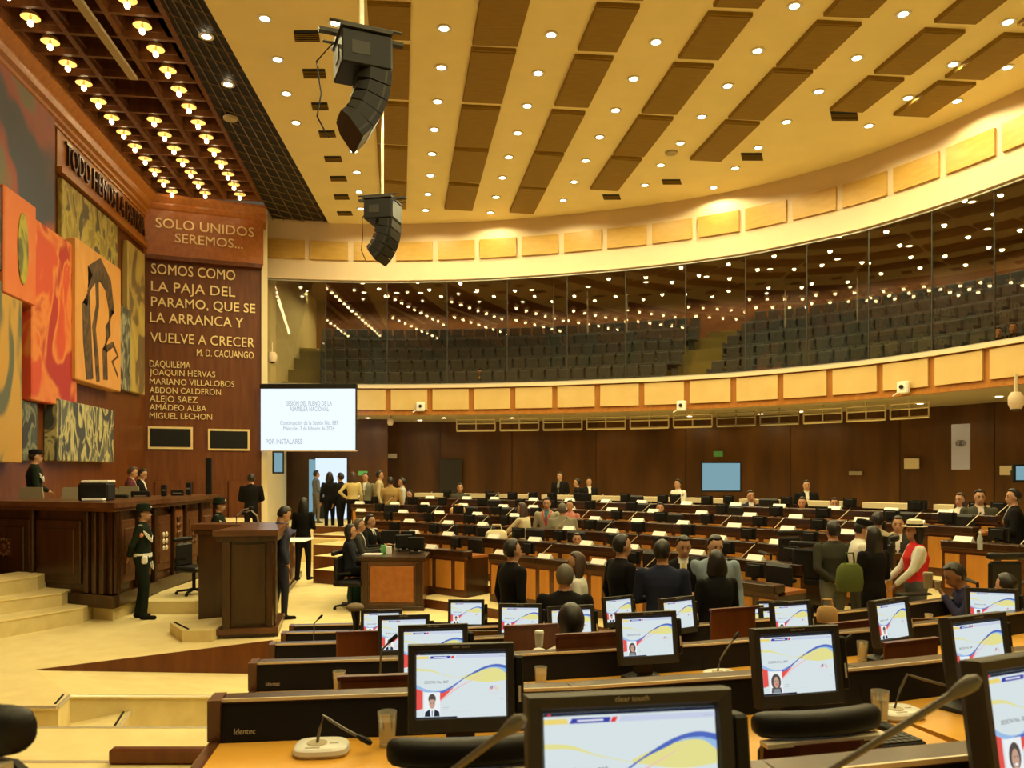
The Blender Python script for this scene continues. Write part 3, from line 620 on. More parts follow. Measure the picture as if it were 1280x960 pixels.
def slide(port,hi=True):
    mb=MB(); S=lambda u,v,l:((u-.5)*SW,-.0007*l,(v-.5)*SH)
    def poly(p,mi,l): mb.add([S(u,v,l) for u,v in p],[tuple(range(len(p)))],mi)
    def ribbon(up,lo,a,b,mi,l,n=26):
        us=np.linspace(a,b,n); 
        vs=[S(u,cr(up,u),l) for u in us]+[S(u,cr(lo,u),l) for u in us]
        mb.add(vs,[(i+n,i+n+1,i+1,i) for i in range(n-1)],mi)
    poly([(0,0),(1,0),(1,1),(0,1)],0,0); poly([(0,.975),(1,.975),(1,1),(0,1)],1,1); poly([(0,0),(.45,0),(.45,.022),(0,.022)],1,1)
    poly([(.02,.98),(.04,.98),(.04,.995),(.02,.995)],4,2)
    poly([(0,.915),(.14,.915),(.13,.955),(0,.955)],2,1)
    poly([(.145,.915),(.375,.915),(.385,.955),(.16,.955)],3,1); poly([(.38,.915),(.41,.915),(.425,.955),(.395,.955)],4,1)
    poly([(.43,.915),(1,.915),(1,.96),(.44,.96)],5,1); poly([(.19,.93),(.34,.93),(.34,.942),(.19,.942)],10,2); poly([(.93,.93),(.98,.93),(.98,.942),(.93,.942)],16,2)
    ribbon([(0,.77),(.15,.75),(.3,.67),(.55,.585)],[(0,.73),(.15,.72),(.3,.66),(.55,.58)],0,.55,7,1)
    ribbon([(.50,.62),(.7,.72),(.85,.76),(1,.73)],[(.50,.60),(.65,.555),(.8,.53),(1,.555)],.5,1,7,1)
    ribbon([(0,.52),(.12,.44),(.25,.42),(.38,.48)],[(0,.44),(.12,.40),(.25,.38),(.38,.46)],0,.38,14,1)
    ribbon([(.2,.405),(.3,.42),(.4,.495),(.55,.625),(.7,.74),(.8,.79),(.9,.81),(1,.785)],[(.2,.375),(.3,.39),(.4,.465),(.55,.61),(.7,.70),(.8,.755),(.9,.765),(1,.73)],.2,1,6,2,40)
    ribbon([(.75,.735),(.85,.765),(.93,.765),(1,.735)],[(.75,.73),(.85,.75),(.93,.735),(1,.66)],.75,1,14,2)
    poly([(0,.46),(.07,.42),(.07,.15),(0,.13)],8,2)
    ribbon([(.25,.385),(.32,.40),(.42,.475)],[(.25,.26),(.32,.34),(.42,.47)],.25,.42,8,2,10)
    ribbon([(.25,.26),(.45,.46),(.65,.60),(.85,.74)],[(.25,.235),(.45,.44),(.65,.585),(.85,.735)],.25,.85,9,1)
    # emblem and caption bars
    for a in range(7):
        t0=math.pi*(a/7+.02); t1=math.pi*((a+1)/7-.03); c=(9,2,9,5,6,4,9)[a]
        poly([(.86+.055*math.cos(t0),.40+.08*math.sin(t0)),(.86+.055*math.cos(t1),.40+.08*math.sin(t1)),(.86+.02*math.cos(t1),.40+.03*math.sin(t1)),(.86+.02*math.cos(t0),.40+.03*math.sin(t0))][::-1],c,1)
    poly([(.77,.365),(.95,.365),(.95,.375),(.77,.375)],17,1); poly([(.80,.345),(.92,.345),(.92,.353),(.80,.353)],17,1)
    poly([(.29,.155),(.36,.155),(.36,.165),(.29,.165)],16,1); poly([(.29,.12),(.35,.12),(.35,.13),(.29,.13)],16,1); poly([(.29,.085),(.62,.085),(.62,.095),(.29,.095)],17,1); poly([(.93,.26),(.97,.26),(.97,.267),(.93,.267)],16,1)
    # portrait
    poly([(.085,.03),(.26,.03),(.26,.40),(.085,.40)],10,3)
    def el(cx,cy,rx,ry,mi,l,n=18): poly([(cx+rx*math.cos(2*math.pi*i/n),cy+ry*math.sin(2*math.pi*i/n)) for i in range(n)],mi,l)
    if port==0:
        poly([(.09,.03),(.255,.03),(.25,.10),(.20,.14),(.145,.14),(.095,.10)],1,4); poly([(.155,.03),(.19,.03),(.20,.14),(.145,.14)],10,5); poly([(.168,.03),(.178,.03),(.180,.12),(.166,.12)],13,6)
        el(.172,.30,.042,.075,11,4); el(.172,.24,.034,.09,12,5); poly([(.14,.29),(.204,.29),(.20,.33),(.145,.33)],11,6)
    elif port==1:
        el(.172,.22,.066,.135,11,4); poly([(.10,.03),(.245,.03),(.235,.12),(.11,.12)],11,4); poly([(.12,.03),(.225,.03),(.215,.10),(.13,.10)],13,5); el(.172,.21,.036,.095,12,6); el(.172,.185,.012,.01,8,7)
    else:
        poly([(.10,.03),(.25,.03),(.24,.10),(.11,.10)],17,4); el(.172,.235,.060,.13,11,5); poly([(.15,.05),(.195,.05),(.19,.13),(.155,.13)],17,6); el(.172,.21,.038,.095,12,6); el(.172,.165,.016,.012,10,7)
    el(.158,.235,.006,.009,11,8,8); el(.187,.235,.006,.009,11,8,8); poly([(.157,.165),(.187,.165),(.185,.172),(.159,.172)],8,8) if port==1 else None
    me=mb.mesh('session_slide',SM)
    # lettering joined into the slide
    bm=bmesh.new(); bm.from_mesh(me)
    for body,u,v,w_,mi in (('SESIÓN No. 887',.085,.535,.27,11),):
        o=text('t',body,.012,SM[mi],None,frame(Vector(((u-.5)*SW,-.0016,(v-.5)*SH)),Vector((1,0,0)),UZ,Vector((0,-1,0))),ext=0,width=w_*SW)
        n=len(bm.faces); bm.from_mesh(o.data); bm.faces.ensure_lookup_table()
        for f in bm.faces[n:]: f.material_index=mi
        bpy.data.objects.remove(o)
    bm.to_mesh(me); bm.free(); return me
slides=[slide(0),slide(1),slide(2)]
def housing():
    mb=MB(); w,h=.1825,.147
    o=[(-w,-h),(w,-h),(w,h),(-w,h)]; il=[(-SW/2-.002,-.108-.004+.012),(SW/2+.002,-.108-.004+.012),(SW/2+.002,.108+.014),(-SW/2-.002,.108+.014)]
    def ring(p,y): return [(a,y,b) for a,b in p]
    ins=[(a*.985,b*.985) for a,b in o]
    mb.rings([ring(il,.006),ring(il,-.004),ring([(a*1.02,b*1.03) for a,b in il],-.010),ring(ins,-.014),ring(o,-.006),ring(o,.03),ring([(a*.92,b*.90) for a,b in o],.05),ring([(a*.55,b*.6) for a,b in o],.062)],caps=True,smooth=False)
    return mb
me_h=housing().mesh('housing',M['bezel'])
me_st=MB().rings([[(-.10,-.04,0),(.10,-.04,0),(.12,.12,0),(-.12,.12,0)],[(-.10,-.04,.015),(.10,-.04,.015),(.11,.12,.02),(-.11,.12,.02)],[(-.05,.04,.04),(.05,.04,.04),(.05,.10,.04),(-.05,.10,.04)],[(-.045,.05,.2),(.045,.05,.2),(.045,.09,.2),(-.045,.09,.2)]],smooth=False).mesh('stand',M['bezel'])
me_cr=MB().box(.184,.215,-.005,.05,-.10,.10,bev=.006).mesh('card_reader',M['black'])
me_cs=MB().box(.196,.204,-.0065,-.004,-.055,.0).mesh('card_slot',M['pale'])
me_lg=text('maker_mark','clear touch',.013,'soffit',None,frame(Vector((-.03,-.0146,.133)),Vector((1,0,0)),UZ,Vector((0,-1,0))),ext=0,width=.06); lgm=me_lg.data; bpy.data.objects.remove(me_lg)
def monitor(p,rz,port,label,tilt=8,group='monitors on the near desks'):
    e=empty('monitor',p,rz,label,'monitor',group)
    h=link('housing',me_h,e,loc=(0,0,.253),rot=(R(-tilt),0,0))
    link('screen',slides[port],h,loc=(0,-.0005,.008)); link('maker_mark',lgm,h)
    c=link('card_reader',me_cr,e,loc=(0,0,.253),rot=(R(-tilt),0,0)); link('card_slot',me_cs,c)
    link('stand',me_st,e); return e
# ---------------------------------------------------------------- near desk rows
def rowang(k,X): return math.atan(.07+.09*max(0,X-xl(k)))
def zdesk(k): return ztier(k)+.73
rown=['closest to the camera','second from the camera','third from the camera','fourth from the camera','fifth from the camera','sixth from the camera']
nmods={0:5,1:5,2:5,3:5,4:2,5:1}
for k in range(0,6):
    X=xl(k)
    for i in range(nmods[k]):
        X2=X+(1.25 if i else 1.3); y1,y2=yk(k,X),yk(k,X2); L=math.hypot(X2-X,y2-y1); a=math.atan2(y2-y1,X2-X)
        e=empty('desk_module',(X,y1,ztier(k)),a,'honey-topped wooden desk with black upright panel, %s in desk row %s'%(ORD[i],rown[k]),'desk','near desk rows')
        box('desktop',.0,L,-.60,-.035,.69,.73,'desk',e)
        box('front_trim',.0,L,-.68,-.60,.665,.735,'rail',e,bev=.012)
        box('nosing_strip',.0,L,-.70,-.68,.68,.72,'pale' if k<2 else 'rail',e,bev=.008)
        up=MB(); up.rings([[(0,-.035,.70),(L,-.035,.70),(L,.0,.70),(0,.0,.70)],[(0,.0,.865),(L,.0,.865),(L,.03,.865),(0,.03,.865)]],smooth=False).build('upright_panel',M['blackpanel'],e)
        box('ledge',.0,L,-.005,.085,.865,.882,'dark',e,bev=.005)
        box('edge_highlight_strip',.0,L,-.008,-.002,.872,.884,'pale',e)  # pale strip paints the highlight along the panel's top edge
        box('back_board',.0,L,.05,.08,-.15,.865,'dark',e)
        box('divider',L-.02,L,-.58,.10,0,.69,'dark',e)
        if i==0:
            box('end_board',-.045,.0,-.68,.15,0,.735,'rail',e,bev=.008); box('end_upright',-.045,0,-.03,.085,.735,.885,'rail',e)
            o=text('maker_mark','Identec',.03,'soffit',e,frame(Vector((.05,-.033,.76)),Vector((1,0,0)),Vector((0,.2,.98)),Vector((0,-.98,.2))),ext=.001,width=.075)
        X=X2
def onrow(k,X,back): # point on the desk top of row k, back metres in front of the upright panel
    a=rowang(k,X); return Vector((X+math.sin(a)*back,yk(k,X)-math.cos(a)*back,zdesk(k))),a
# px centre, D, row, slide, tilt, label
MON=[(786,1.42,0,1,'largest monitor at the bottom centre, showing a session slide and dark-haired portrait',0),
(578,2.79,1,0,'monitor showing a man in a dark suit, on the desk with the white microphone base',-.03),
(543,4.24,2,1,'monitor half hidden behind the one showing the man in a suit',0),
(506,5.7,3,0,'third monitor up the left column, partly hidden by the next',0),
(478,7.15,4,1,'farthest monitor up the left column of desks, beside the grey microphone foam',0),
(808,4.62,2,1,'monitor just above the large bottom-centre monitor, woman in the portrait',0),
(992,3.09,1,1,'monitor with woman portrait beside the black chair back and tumbler',-.02),
(1282,1.72,0,2,'large monitor cut by the right picture edge, smiling woman portrait',.20),
(1216,3.35,1,1,'monitor behind the right-edge monitor, blue and yellow swoosh',.12),
(1111,5.1,2,0,'narrow turned monitor left of the honey desk with keyboard',.33),
(1236,6.2,2.45,0,'squarely seen monitor in front of the man resting his head on his hand',-.25),
(987,6.3,3,1,'monitor whose lower half is hidden by the woman-portrait monitor',-.05),
(970,7.3,4,0,'small monitor just behind the woman in black, right of her',-.05),
(847,6.5,3,1,'greenish turned monitor below the man in the navy suit',.22),
(773,7.9,4,0,'small turned monitor below the man in the black suit',.2),
(650,6.76,3.45,0,'monitor in front of the man with the white lanyard',-.05),
(714,6.1,3,1,'monitor mostly hidden by the dark-haired head in front',0),
(583,8.1,4.3,0,'small monitor standing alone beyond the left column, near the clerks table',0),
(1129,8.8,5.1,0,'small turned monitor beside the woman with the straw hat',.3),
(964,9.2,5.2,1,'tiny monitor left of the honey desk corner with red cloth',.1),
(935,8.2,4.7,0,'tiny leaning monitor beside the light blue jacket',.35)]
CH=[]
for i,(x,D,k,pt,lab,dr) in enumerate(MON):
    X=(x-640)/1000*D; kk=int(round(k)); a=rowang(kk,X)+dr if k==kk else dr
    z=.80-.21*k+.73
    if k==kk:
        pass
    monitor(Vector((X,D-.05,z)),a if abs(dr)<.3 or k!=kk else a*.6+dr*.4,pt,lab)
    CH.append((X,D,k,a))
# small stands under the monitors that are not on the standard rows
for n,(x,D,k,lab) in enumerate([(1236,6.2,2.45,'honey desk in front of the man resting his head on his hand'),(650,6.76,3.45,'honey desk in front of the man with the white lanyard'),(583,8.1,4.3,'single dark desk nearest the clerks table'),(1129,8.8,5.1,'honey desk beside the straw hat'),(964,9.2,5.2,'honey desk with the red cloth'),(935,8.2,4.7,'small dark desk behind the woman in black')]):
    X=(x-640)/1000*D; z=.80-.21*k
    e=empty('side_desk',(X,D,z),.25 if n in(3,4,5) else 0,lab,'desk')
    box('desktop',-.55,.6 if n!=2 else .4,-.45,.25,.69,.73,'desk' if n not in(2,5) else 'rail',e,bev=.006); box('upright_panel',-.55,.6 if n!=2 else .4,.25,.29,.69,.84,'dark',e)
    box('front_board',-.53,.58 if n!=2 else .38,.26,.285,-.25,.69,'rail',e); box('end_board',-.55,-.52,-.43,.26,-.25,.69,'dark',e); box('end_board',.35 if n==2 else .56,.38 if n==2 else .59,-.43,.26,-.25,.69,'dark',e)
    box('front_trim',-.55,.6 if n!=2 else .4,-.49,-.45,.67,.735,'rail',e,bev=.01)
# near chairs with wooden shells
def chair_meshes():
    d={}
    mb=MB(); T=Matrix.Rotation(R(-10),4,'X'); mb.rings([[(-w,-.02+c,z),(-w*.5,-.05+c,z),(w*.5,-.05+c,z),(w,-.02+c,z),(w,.0+c,z),(w*.5,-.03+c,z),(-w*.5,-.03+c,z),(-w,.0+c,z)] for w,c,z in ((.15,.03,.42),(.20,.0,.55),(.212,-.01,.70),(.21,-.02,.89))],smooth=False); d['shell']=mb.mesh('back_shell',M['darkred'])
    mb=MB(); mb.rings([[(x,-.035*(1-(x/.22)**2)+k*.038*math.cos(t)*(abs(math.cos(t))+.05)**-.3,.940+(.038*k+.002)*math.sin(t)*(abs(math.sin(t))+.05)**-.2) for t in np.linspace(.01,2*math.pi+.01,20,endpoint=False)] for x,k in ((-.222,.25),(-.218,.6),(-.205,.88),(-.18,1),(-.09,1),(0,1),(.09,1),(.18,1),(.205,.88),(.218,.6),(.222,.25))],smooth=True); d['roll']=mb.mesh('headrest',M['leather'])
    d['pad']=MB().box(-.19,.19,-.01,.06,.48,.88,bev=.03).mesh('back_pad',M['leather'])
    d['strip']=MB().box(-.212,.212,-.065,-.02,.885,.898).mesh('trim_strip',M['pale'])
    d['seat']=MB().box(-.24,.24,.0,.48,.40,.49,bev=.03).mesh('seat',M['leather'])
    d['col']=MB().lathe([(.03,.08),(.03,.40)],8,T=Matrix.Translation((0,.24,0))).mesh('column',M['black'])
    mb=MB()
    for i in range(5):
        t=2*math.pi*i/5+.3; mb.tube([(0,.24,.09),(.28*math.cos(t),.24+.28*math.sin(t),.06)],[.025,.018],6); mb.ell((.28*math.cos(t),.24+.28*math.sin(t),.03),(.03,.03,.03),nu=6,nv=4)
    d['base']=mb.mesh('star_base',M['black'])
    for s in(-1,1): d['arm%d'%s]=MB().tube([(s*.26,.10,.42),(s*.28,.08,.62),(s*.28,.34,.64)],[.02,.02,.025],6).mesh('armrest',M['black'])
    return d
CM=chair_meshes()
def chair(p,rz,label,group=None,wood_=True,tan=False):
    e=empty('office_chair',p,rz,label,'chair',group)
    for k_,nm in (('shell','back_shell'),('roll','headrest'),('strip','trim_strip'),('pad','back_pad'),('seat','seat'),('col','column'),('base','star_base'),('arm-1','armrest'),('arm1','armrest')):
        if not wood_ and k_ in('shell','strip'): continue
        link(nm,CM[k_],e)
    return e
seen=0
for i,(X,D,k,a) in enumerate(CH):
    if i not in (1,6): continue
    kk=int(k); q=Vector((X+math.sin(a)*.55,D-.05-math.cos(a)*.55,ztier(kk)))
    if i==1: q=Vector((-.13,2.26,ztier(1)))
    if i==6: q=Vector((.96,2.52,ztier(1)))
    chair(q,a,{1:'black leather chair back in front of the man-in-suit monitor',6:'black leather chair back with wooden shell beside the tumbler'}.get(i,('wooden-shelled chair facing the %s'%' '.join(MON[i][4].split(',')[0].split()[:10]))),'chairs at the near desks')
_c=chair((-1.07,1.50,ztier(0)),R(-20),'dark out-of-focus chair back at the bottom left corner'); _c.scale=(1,1,1.115)
me_bb=MB().box(-.21,.21,-.03,.0,.44,.95,bev=.012).mesh('back_board',M['mahog']); me_bt=MB().box(-.213,.213,-.034,.004,.935,.952).mesh('top_edge',M['darkred'])
for px_,y_,D_,k_,lab in [(482,842,3.62,2,'red-brown wooden chair back left of the man-in-suit monitor'),(458,788,5.7,3,'red-brown wooden chair back below the farthest left monitors'),(666,780,5.6,3,'red-brown wooden chair back left of the dark-haired head'),(735,790,4.85,3,'red-brown wooden chair back just right of the dark-haired head'),(915,759,6.3,3,'small red-brown wooden chair back below the woman in black'),(1136,799,4.7,2,'dark wooden chair back on the right, above the tumbler'),(1062,776,5.6,3,'red-brown wooden chair back under the patterned brown bag')]:
    zt_=H-(y_-HY)/F*D_; e=empty('wooden_chair',((px_-640)/F*D_,D_,ztier(k_)),rowang(k_,(px_-640)/F*D_),lab,'chair','wooden chairs at the near desks'); e.scale=(1,1,(zt_-ztier(k_))/.952)
    link('back_board',me_bb,e); link('top_edge',me_bt,e); link('back_pad',CM['pad'],e); link('seat',CM['seat'],e); link('column',CM['col'],e); link('star_base',CM['base'],e)
# microphones, tumblers and small things on the near desks
def micbase(): 
    mb=MB(); 
    def oval(sx,sy,z): return [(sx*math.copysign(abs(math.cos(t))**.6,math.cos(t)),sy*math.copysign(abs(math.sin(t))**.6,math.sin(t)),z) for t in np.linspace(0,2*math.pi,24,endpoint=False)]
    mb.rings([oval(.092,.072,.0),oval(.098,.078,.012)],1); mb.rings([oval(.096,.076,.012),oval(.094,.074,.026),oval(.085,.065,.034)],0); mb.lathe([(.036,.034),(.034,.037),(0,.037)],16,1,Matrix.Translation((-.015,.0,0))); mb.box(.03,.06,-.01,-.004,.034,.036,1); return mb
me_mb=micbase().mesh('base',[M['white'],M['soffit']])
def deskmic(p,rz,pts,lab,s=1.0):
    e=empty('conference_microphone',p,rz,lab,'microphone','microphones on the near desks'); e.scale=(s,s,s); link('base',me_mb,e)
    link('speaker_grille',MB().box(-.05,.0,-.055,-.045,.034,.036).mesh('speaker_grille',M['soffit']),e)
    MB().tube(pts,.0055,7).build('gooseneck',M['mictube'],e); a=Vector(pts[-2]);b=Vector(pts[-1]); d=(b-a).normalized()
    MB().tube([b,b+d*.02,b+d*.05,b+d*.06],[.007,.011,.011,.006],8).build('capsule',M['black'],e)
def row_at(x,k,back):
    X=0
    for _ in range(12):
        p,a=onrow(k,X,back); X=(x-640)/1000*p.y-math.sin(a)*back
    p,a=onrow(k,X,back); return p,a
def curve(h,reach,up=.12,n=9,dirx=1,diry=-.2,drop=.1):
    out=[(-.015,0,.036)]
    for i in range(n):
        t=i/(n-1); out.append((-.015+dirx*reach*t**1.3,diry*reach*t**1.3,.036+h*math.sin(math.pi*(.5*t+.0)) if drop==0 else .036+up*min(1,t*4)-drop*max(0,t-.2)))
    return out
for x,k,b,pts,lab in [(402,1,.16,curve(0,.14,.10,drop=.09),'white oval conference microphone base with bent gooseneck, beside the water tumbler'),
(478,2,.18,curve(0,.05,.20,drop=-.06,diry=0),'white microphone base with upright gooseneck on the second near desk row'),
(428,3,.14,curve(0,.04,.16,drop=-.05),'white microphone base below the left column of monitors'),
(394,4,.14,curve(0,.04,.22,drop=-.05),'small white microphone base at the farthest left desk'),
(1122,1,.20,curve(0,.32,.14,drop=.10),'white microphone base with long tube beside the right-hand tumbler'),
(900,2,.20,curve(0,.12,.06,drop=-.14,diry=.2),'white microphone base on the honey desk right of the portrait monitor'),
(905,3,.16,curve(0,.2,.06,drop=-.16,diry=.1),'white microphone base with slanting gooseneck below the woman in black'),
(775,3,.18,curve(0,.14,.06,drop=-.15,diry=.3),'white microphone base hidden behind the middle monitor'),
(1030,2,.25,curve(0,.14,.06,drop=-.1),'white microphone base between the two portrait monitors on the right')]:
    p,a=row_at(x,k,b); deskmic(p,a,pts,lab)
me_gl=MB().rings([[(r*math.cos(2*math.pi*i/20),r*math.sin(2*math.pi*i/20),z) for i in range(20)] for r,z in ((.001,.0),(.026,.0),(.028,.01),(.035,.125),(.033,.125),(.027,.016),(.001,.014))],caps=False).mesh('tumbler',M['glass'])
me_wt=MB().lathe([(.0265,.017),(.0315,.095)],16).mesh('water',M['glass'])
me_gb=MB().lathe([(.025,.0),(.027,.012)],16).mesh('thick_base',M['white'])
for x,k,b,lab in [(484,1,.12,'clear water tumbler beside the white conference microphone base'),(424,2,.12,'clear tumbler on the second desk of the left column'),(452,3,.12,'small tumbler on the third desk of the left column'),(1100,1,.24,'clear water tumbler beside the right-hand white microphone base'),(1078,2,.15,'clear tumbler on the desk behind the woman-portrait monitor'),(662,3,.13,'small tumbler beside the dark-haired head'),(676,2,.2,'low tumbler left of the middle portrait monitor'),(1161,3,.3,'tumbler on the far right honey desk')]:
    p,a=row_at(x,k,b); e=empty('water_tumbler',p,0,lab,'glass','water tumblers on the near desks'); link('tumbler',me_gl,e); link('water',me_wt,e); link('thick_base',me_gb,e)
# two blurred goosenecks right in front of the camera
for (xa,ya,Da),(xb,yb,Db),lab in [((1215,853,1.12),(1035,965,1.25),'out-of-focus long gooseneck microphone at the lower right'),((648,902,1.15),(560,968,1.22),'out-of-focus gooseneck microphone left of the largest monitor')]:
    t=W(xa,ya,Da); b=W(xb,yb,Db); d=(t-b).normalized(); b=b-d*.12
    e=empty('gooseneck_microphone',Vector((b.x,b.y,zdesk(0))),0,lab,'microphone'); o=Vector(e.location)
    MB().tube([Vector((0,0,0)),(b-o)*.6,b-o,(b+t)/2-o,t-d*.03-o],[.008,.007,.006,.005,.006],8).build('gooseneck',M['mictube'],e)
    MB().tube([t-d*.035-o,t-d*.015-o,t-o,t+d*.012-o],[.007,.011,.012,.006],10).build('capsule',M['mictube'],e)
    MB().lathe([(.05,0),(.048,.02),(.015,.025)],16).build('base',M['black'],e)
# keyboards, mice, papers
def keyboard(p,rz,lab):
    e=empty('keyboard',p,rz,lab,'keyboard'); box('case',-.21,.21,-.07,.07,0,.018,'black',e,bev=.004); mb=MB()
    for r_ in range(5):
        for c in range(15): mb.box(-.2+c*.027,-.2+c*.027+.022,-.06+r_*.025,-.06+r_*.025+.02,.018,.024)
    mb.build('keys',M['bezel'],e,kind='stuff')
p,a=row_at(1080,1,.45); keyboard(p,a,'black keyboard on the desk beside the right-hand tumbler')
p,a=row_at(1108,1,.33); MB().ell((0,0,.012),(.032,.055,.018)).build('computer_mouse',M['black'],loc=p,rz=a,label='black computer mouse near the right-hand tumbler',cat='mouse')
keyboard(atz(1141,744,.80-.21*3+.74),.3,'black keyboard on the far right honey desk')
keyboard(atz(1152,752,.80-.21*3+.74),.3,'second black keyboard below the first on the far right honey desk') if False else None
MB().box(-.28,.28,-.4,.4,.0,.035,bev=.01).build('honey_work_surface',M['desk'],loc=(3.15,6.0,ztier(3)+.70),rz=.3,label='honey wooden desk surface with keyboard and tall paper cup',cat='desk')
for i,(x,y,D,s,m,lab) in enumerate([(1160,735,6.6,1.0,'chairtan','tall beige cup on the far right honey desk'),(1172,738,6.5,.6,'chairtan','small beige cup behind the tall one'),(674,808,3.95,.6,'white','small white cup left of the middle portrait monitor')]):
    MB().lathe([(.03*s,0),(.038*s,.11*s),(.040*s,.115*s),(.034*s,.13*s),(.0,.13*s)],14).build('cup',M[m],loc=W(x,y,D),label=lab,cat='cup')
# ---------------------------------------------------------------- far desk rows
def far_unit_meshes():
    d={}; w=.52
    d['board']=MB().box(-w,w,-.015,.015,0,.70).mesh('front_board',M['rail'])
    d['inset']=MB().box(-.17,.17,-.03,-.012,.13,.62,bev=.006).mesh('inset_panel',M['inset'])
    d['ledge']=MB().box(-w,w,-.07,.16,.70,.80,bev=.012).mesh('top_ledge',M['dark'])
    d['under']=MB().box(-w,w,-.045,-.01,.655,.70).mesh('under_moulding',M['rail'])
    d['desk']=MB().box(-w,w,.16,.60,.66,.70).mesh('desktop',M['orangewood'])
    d['div']=MB().box(w-.02,w,.0,.58,0,.66).mesh('divider',M['dark'])
    return d
FU=far_unit_meshes()
me_fh=MB().rings([[(-.165,-.02,-.11),(.165,-.02,-.11),(.165,-.02,.11),(-.165,-.02,.11)],[(-.165,.02,-.11),(.165,.02,-.11),(.165,.02,.11),(-.165,.02,.11)]],smooth=False).box(-.11,.11,-.06,-.02,-.09,.09,bev=.01).mesh('housing',M['black'])
me_fs=MB().box(-.145,.145,.02,.023,-.09,.09).mesh('screen',M['screenblue'])
me_fst=MB().box(-.03,.03,-.06,-.03,-.20,-.05).box(-.1,.1,-.08,.04,-.22,-.20).mesh('stand',M['black'])
me_cd=MB().add([(-.125,-.06,0),(.125,-.06,0),(.125,0,.07),(-.125,0,.07),(-.125,.05,0),(.125,.05,0)],[(0,1,2,3),(3,2,5,4),(0,3,4),(1,5,2),(0,4,5,1)]).mesh('name_card',M['card'])
mt=MB().tube([(0,0,0),(.05,.0,.08),(.25,.05,.28)],.0062,6)
me_ms=mt.mesh('stem',M['pale']); me_mt=MB().tube([(.25,.05,.28),(.28,.056,.31)],[.013,.010],6).mesh('tip',M['black'])
me_mf=MB().box(-.07,.07,-.05,.05,0,.03,bev=.01).mesh('base',M['white'])
me_fc=MB().box(-.22,.22,-.02,.06,.0,.50,bev=.05).box(-.22,.22,-.45,-.02,-.05,.05,bev=.02).mesh('office_chair_small',M['leather'])
RN=['front','second','third','fourth','fifth','back']
spans={0:[(528,578),(613,930)],1:[(452,1008)],2:[(452,1080)],3:[(446,1100),(1178,1420)],4:[(440,1208)],5:[(448,1190)]}
cnt=0
for k in range(6):
    n=0
    for xa,xb in spans[k]:
        a=fang(k,xa)+.52/fr(k); a2=fang(k,xb) if xb<1350 else fang(k,1330)
        first=True
        while a<=a2+.012:
            p=fpt(k,a,0,fz(k)); rz=-a
            # skip those hidden outside the picture
            px=640+p.x/p.y*F
            e=empty('counter_unit',p,rz,'dark wooden counter unit with honey panels, %s from the left in the %s far row'%(ORD[n],RN[k]),'desk','far counter rows')
            link('front_board',FU['board'],e)
            for s,w_ in ((-.375,.6),(0,1.05),(.375,.6)):
                o=link('inset_panel',FU['inset'],e,loc=(s,0,0)); o.scale=(w_,1,1)
            link('top_ledge',FU['ledge'],e); link('under_moulding',FU['under'],e); link('desktop',FU['desk'],e); link('divider',FU['div'],e)
            if first: link('end_board',FU['div'],e,loc=(-1.02,0,0)); first=False
            def L_(x,y,z): return p+Vector((math.cos(rz)*x-math.sin(rz)*y,math.sin(rz)*x+math.cos(rz)*y,z))
            jx=rnd.uniform(-.1,.1)
            taken=any(k==kk_ and abs(px-xx_)<30 for xx_,kk_ in ((938,5),(1003,5),(1043,5),(825,4),(575,5),(513,5),(684,3),(654,2),(721,0)))
            if not taken: m_=empty('monitor',L_(.02+jx,.34,.90),rz+rnd.uniform(-.15,.15),'black monitor seen from behind, %s from the left in the %s far row'%(ORD[n],RN[k]),'monitor','monitors on the far counters')
            if not taken: link('housing',me_fh,m_); link('screen',me_fs,m_); link('stand',me_fst,m_); m_.scale=(.84,.84,.84)
            link('name_card',me_cd,None,L_(-.30+jx+rnd.uniform(-.05,.05),.03,.80),rz+rnd.uniform(-.1,.1),label='white folded name card, %s from the left on the %s far row'%(ORD[n],RN[k]),cat='name card',group='name cards on the far counters')
            if rnd.random()<.5:
                e2=empty('conference_microphone',L_(.30+jx,.20,.70),rz*.3+rnd.uniform(-.2,.2),'slanting pale gooseneck microphone, %s from the left on the %s far row'%(ORD[n],RN[k]),'microphone','microphones on the far counters')
                link('base',me_mf,e2); link('stem',me_ms,e2); link('tip',me_mt,e2)
            if k<5 and rnd.random()<.5 or k==5 and rnd.random()<.3:
                link('office_chair',me_fc,None,L_(jx,.86,.45),rz+math.pi*0+rnd.uniform(-.3,.3),label='black office chair behind the %s counter unit of the %s far row'%(ORD[n],RN[k]),cat='chair',group='chairs behind the far counters')
            a+=1.04/fr(k); n+=1
# pale ledge behind the last row
lw=empty('back_ledge',(0,0,0),0,'long pale topped low wall behind the last far desk row','low wall')
a=fang(6,470); i=0
while a<fang(6,1215):
    b=a+.95/fr(6)
    rg=[[fpt(6,t,-.1,1.60),fpt(6,t,.15,1.60),fpt(6,t,.15,1.71),fpt(6,t,-.1,1.71)] for t in (a,(a+b)/2,b)]
    MB().rings(rg,smooth=False).build('pale_coping',M['sidecream'],lw); rg=[[fpt(6,t,0,.5),fpt(6,t,.1,.5),fpt(6,t,.1,1.62),fpt(6,t,0,1.62)] for t in (a,(a+b)/2,b+.014)]
    MB().rings(rg,smooth=False).build('wall_board',M['dark'],lw)
    m_=empty('monitor',fpt(6,b+.007,-.2,1.70),-b,'black monitor seen from behind on the pale low wall, %s from the left'%ORD[i],'monitor','monitors along the back low wall'); link('housing',me_fh,m_); link('stand',me_fst,m_); m_.scale=(.8,.8,.8)
    a=b+.40/fr(6); i+=1
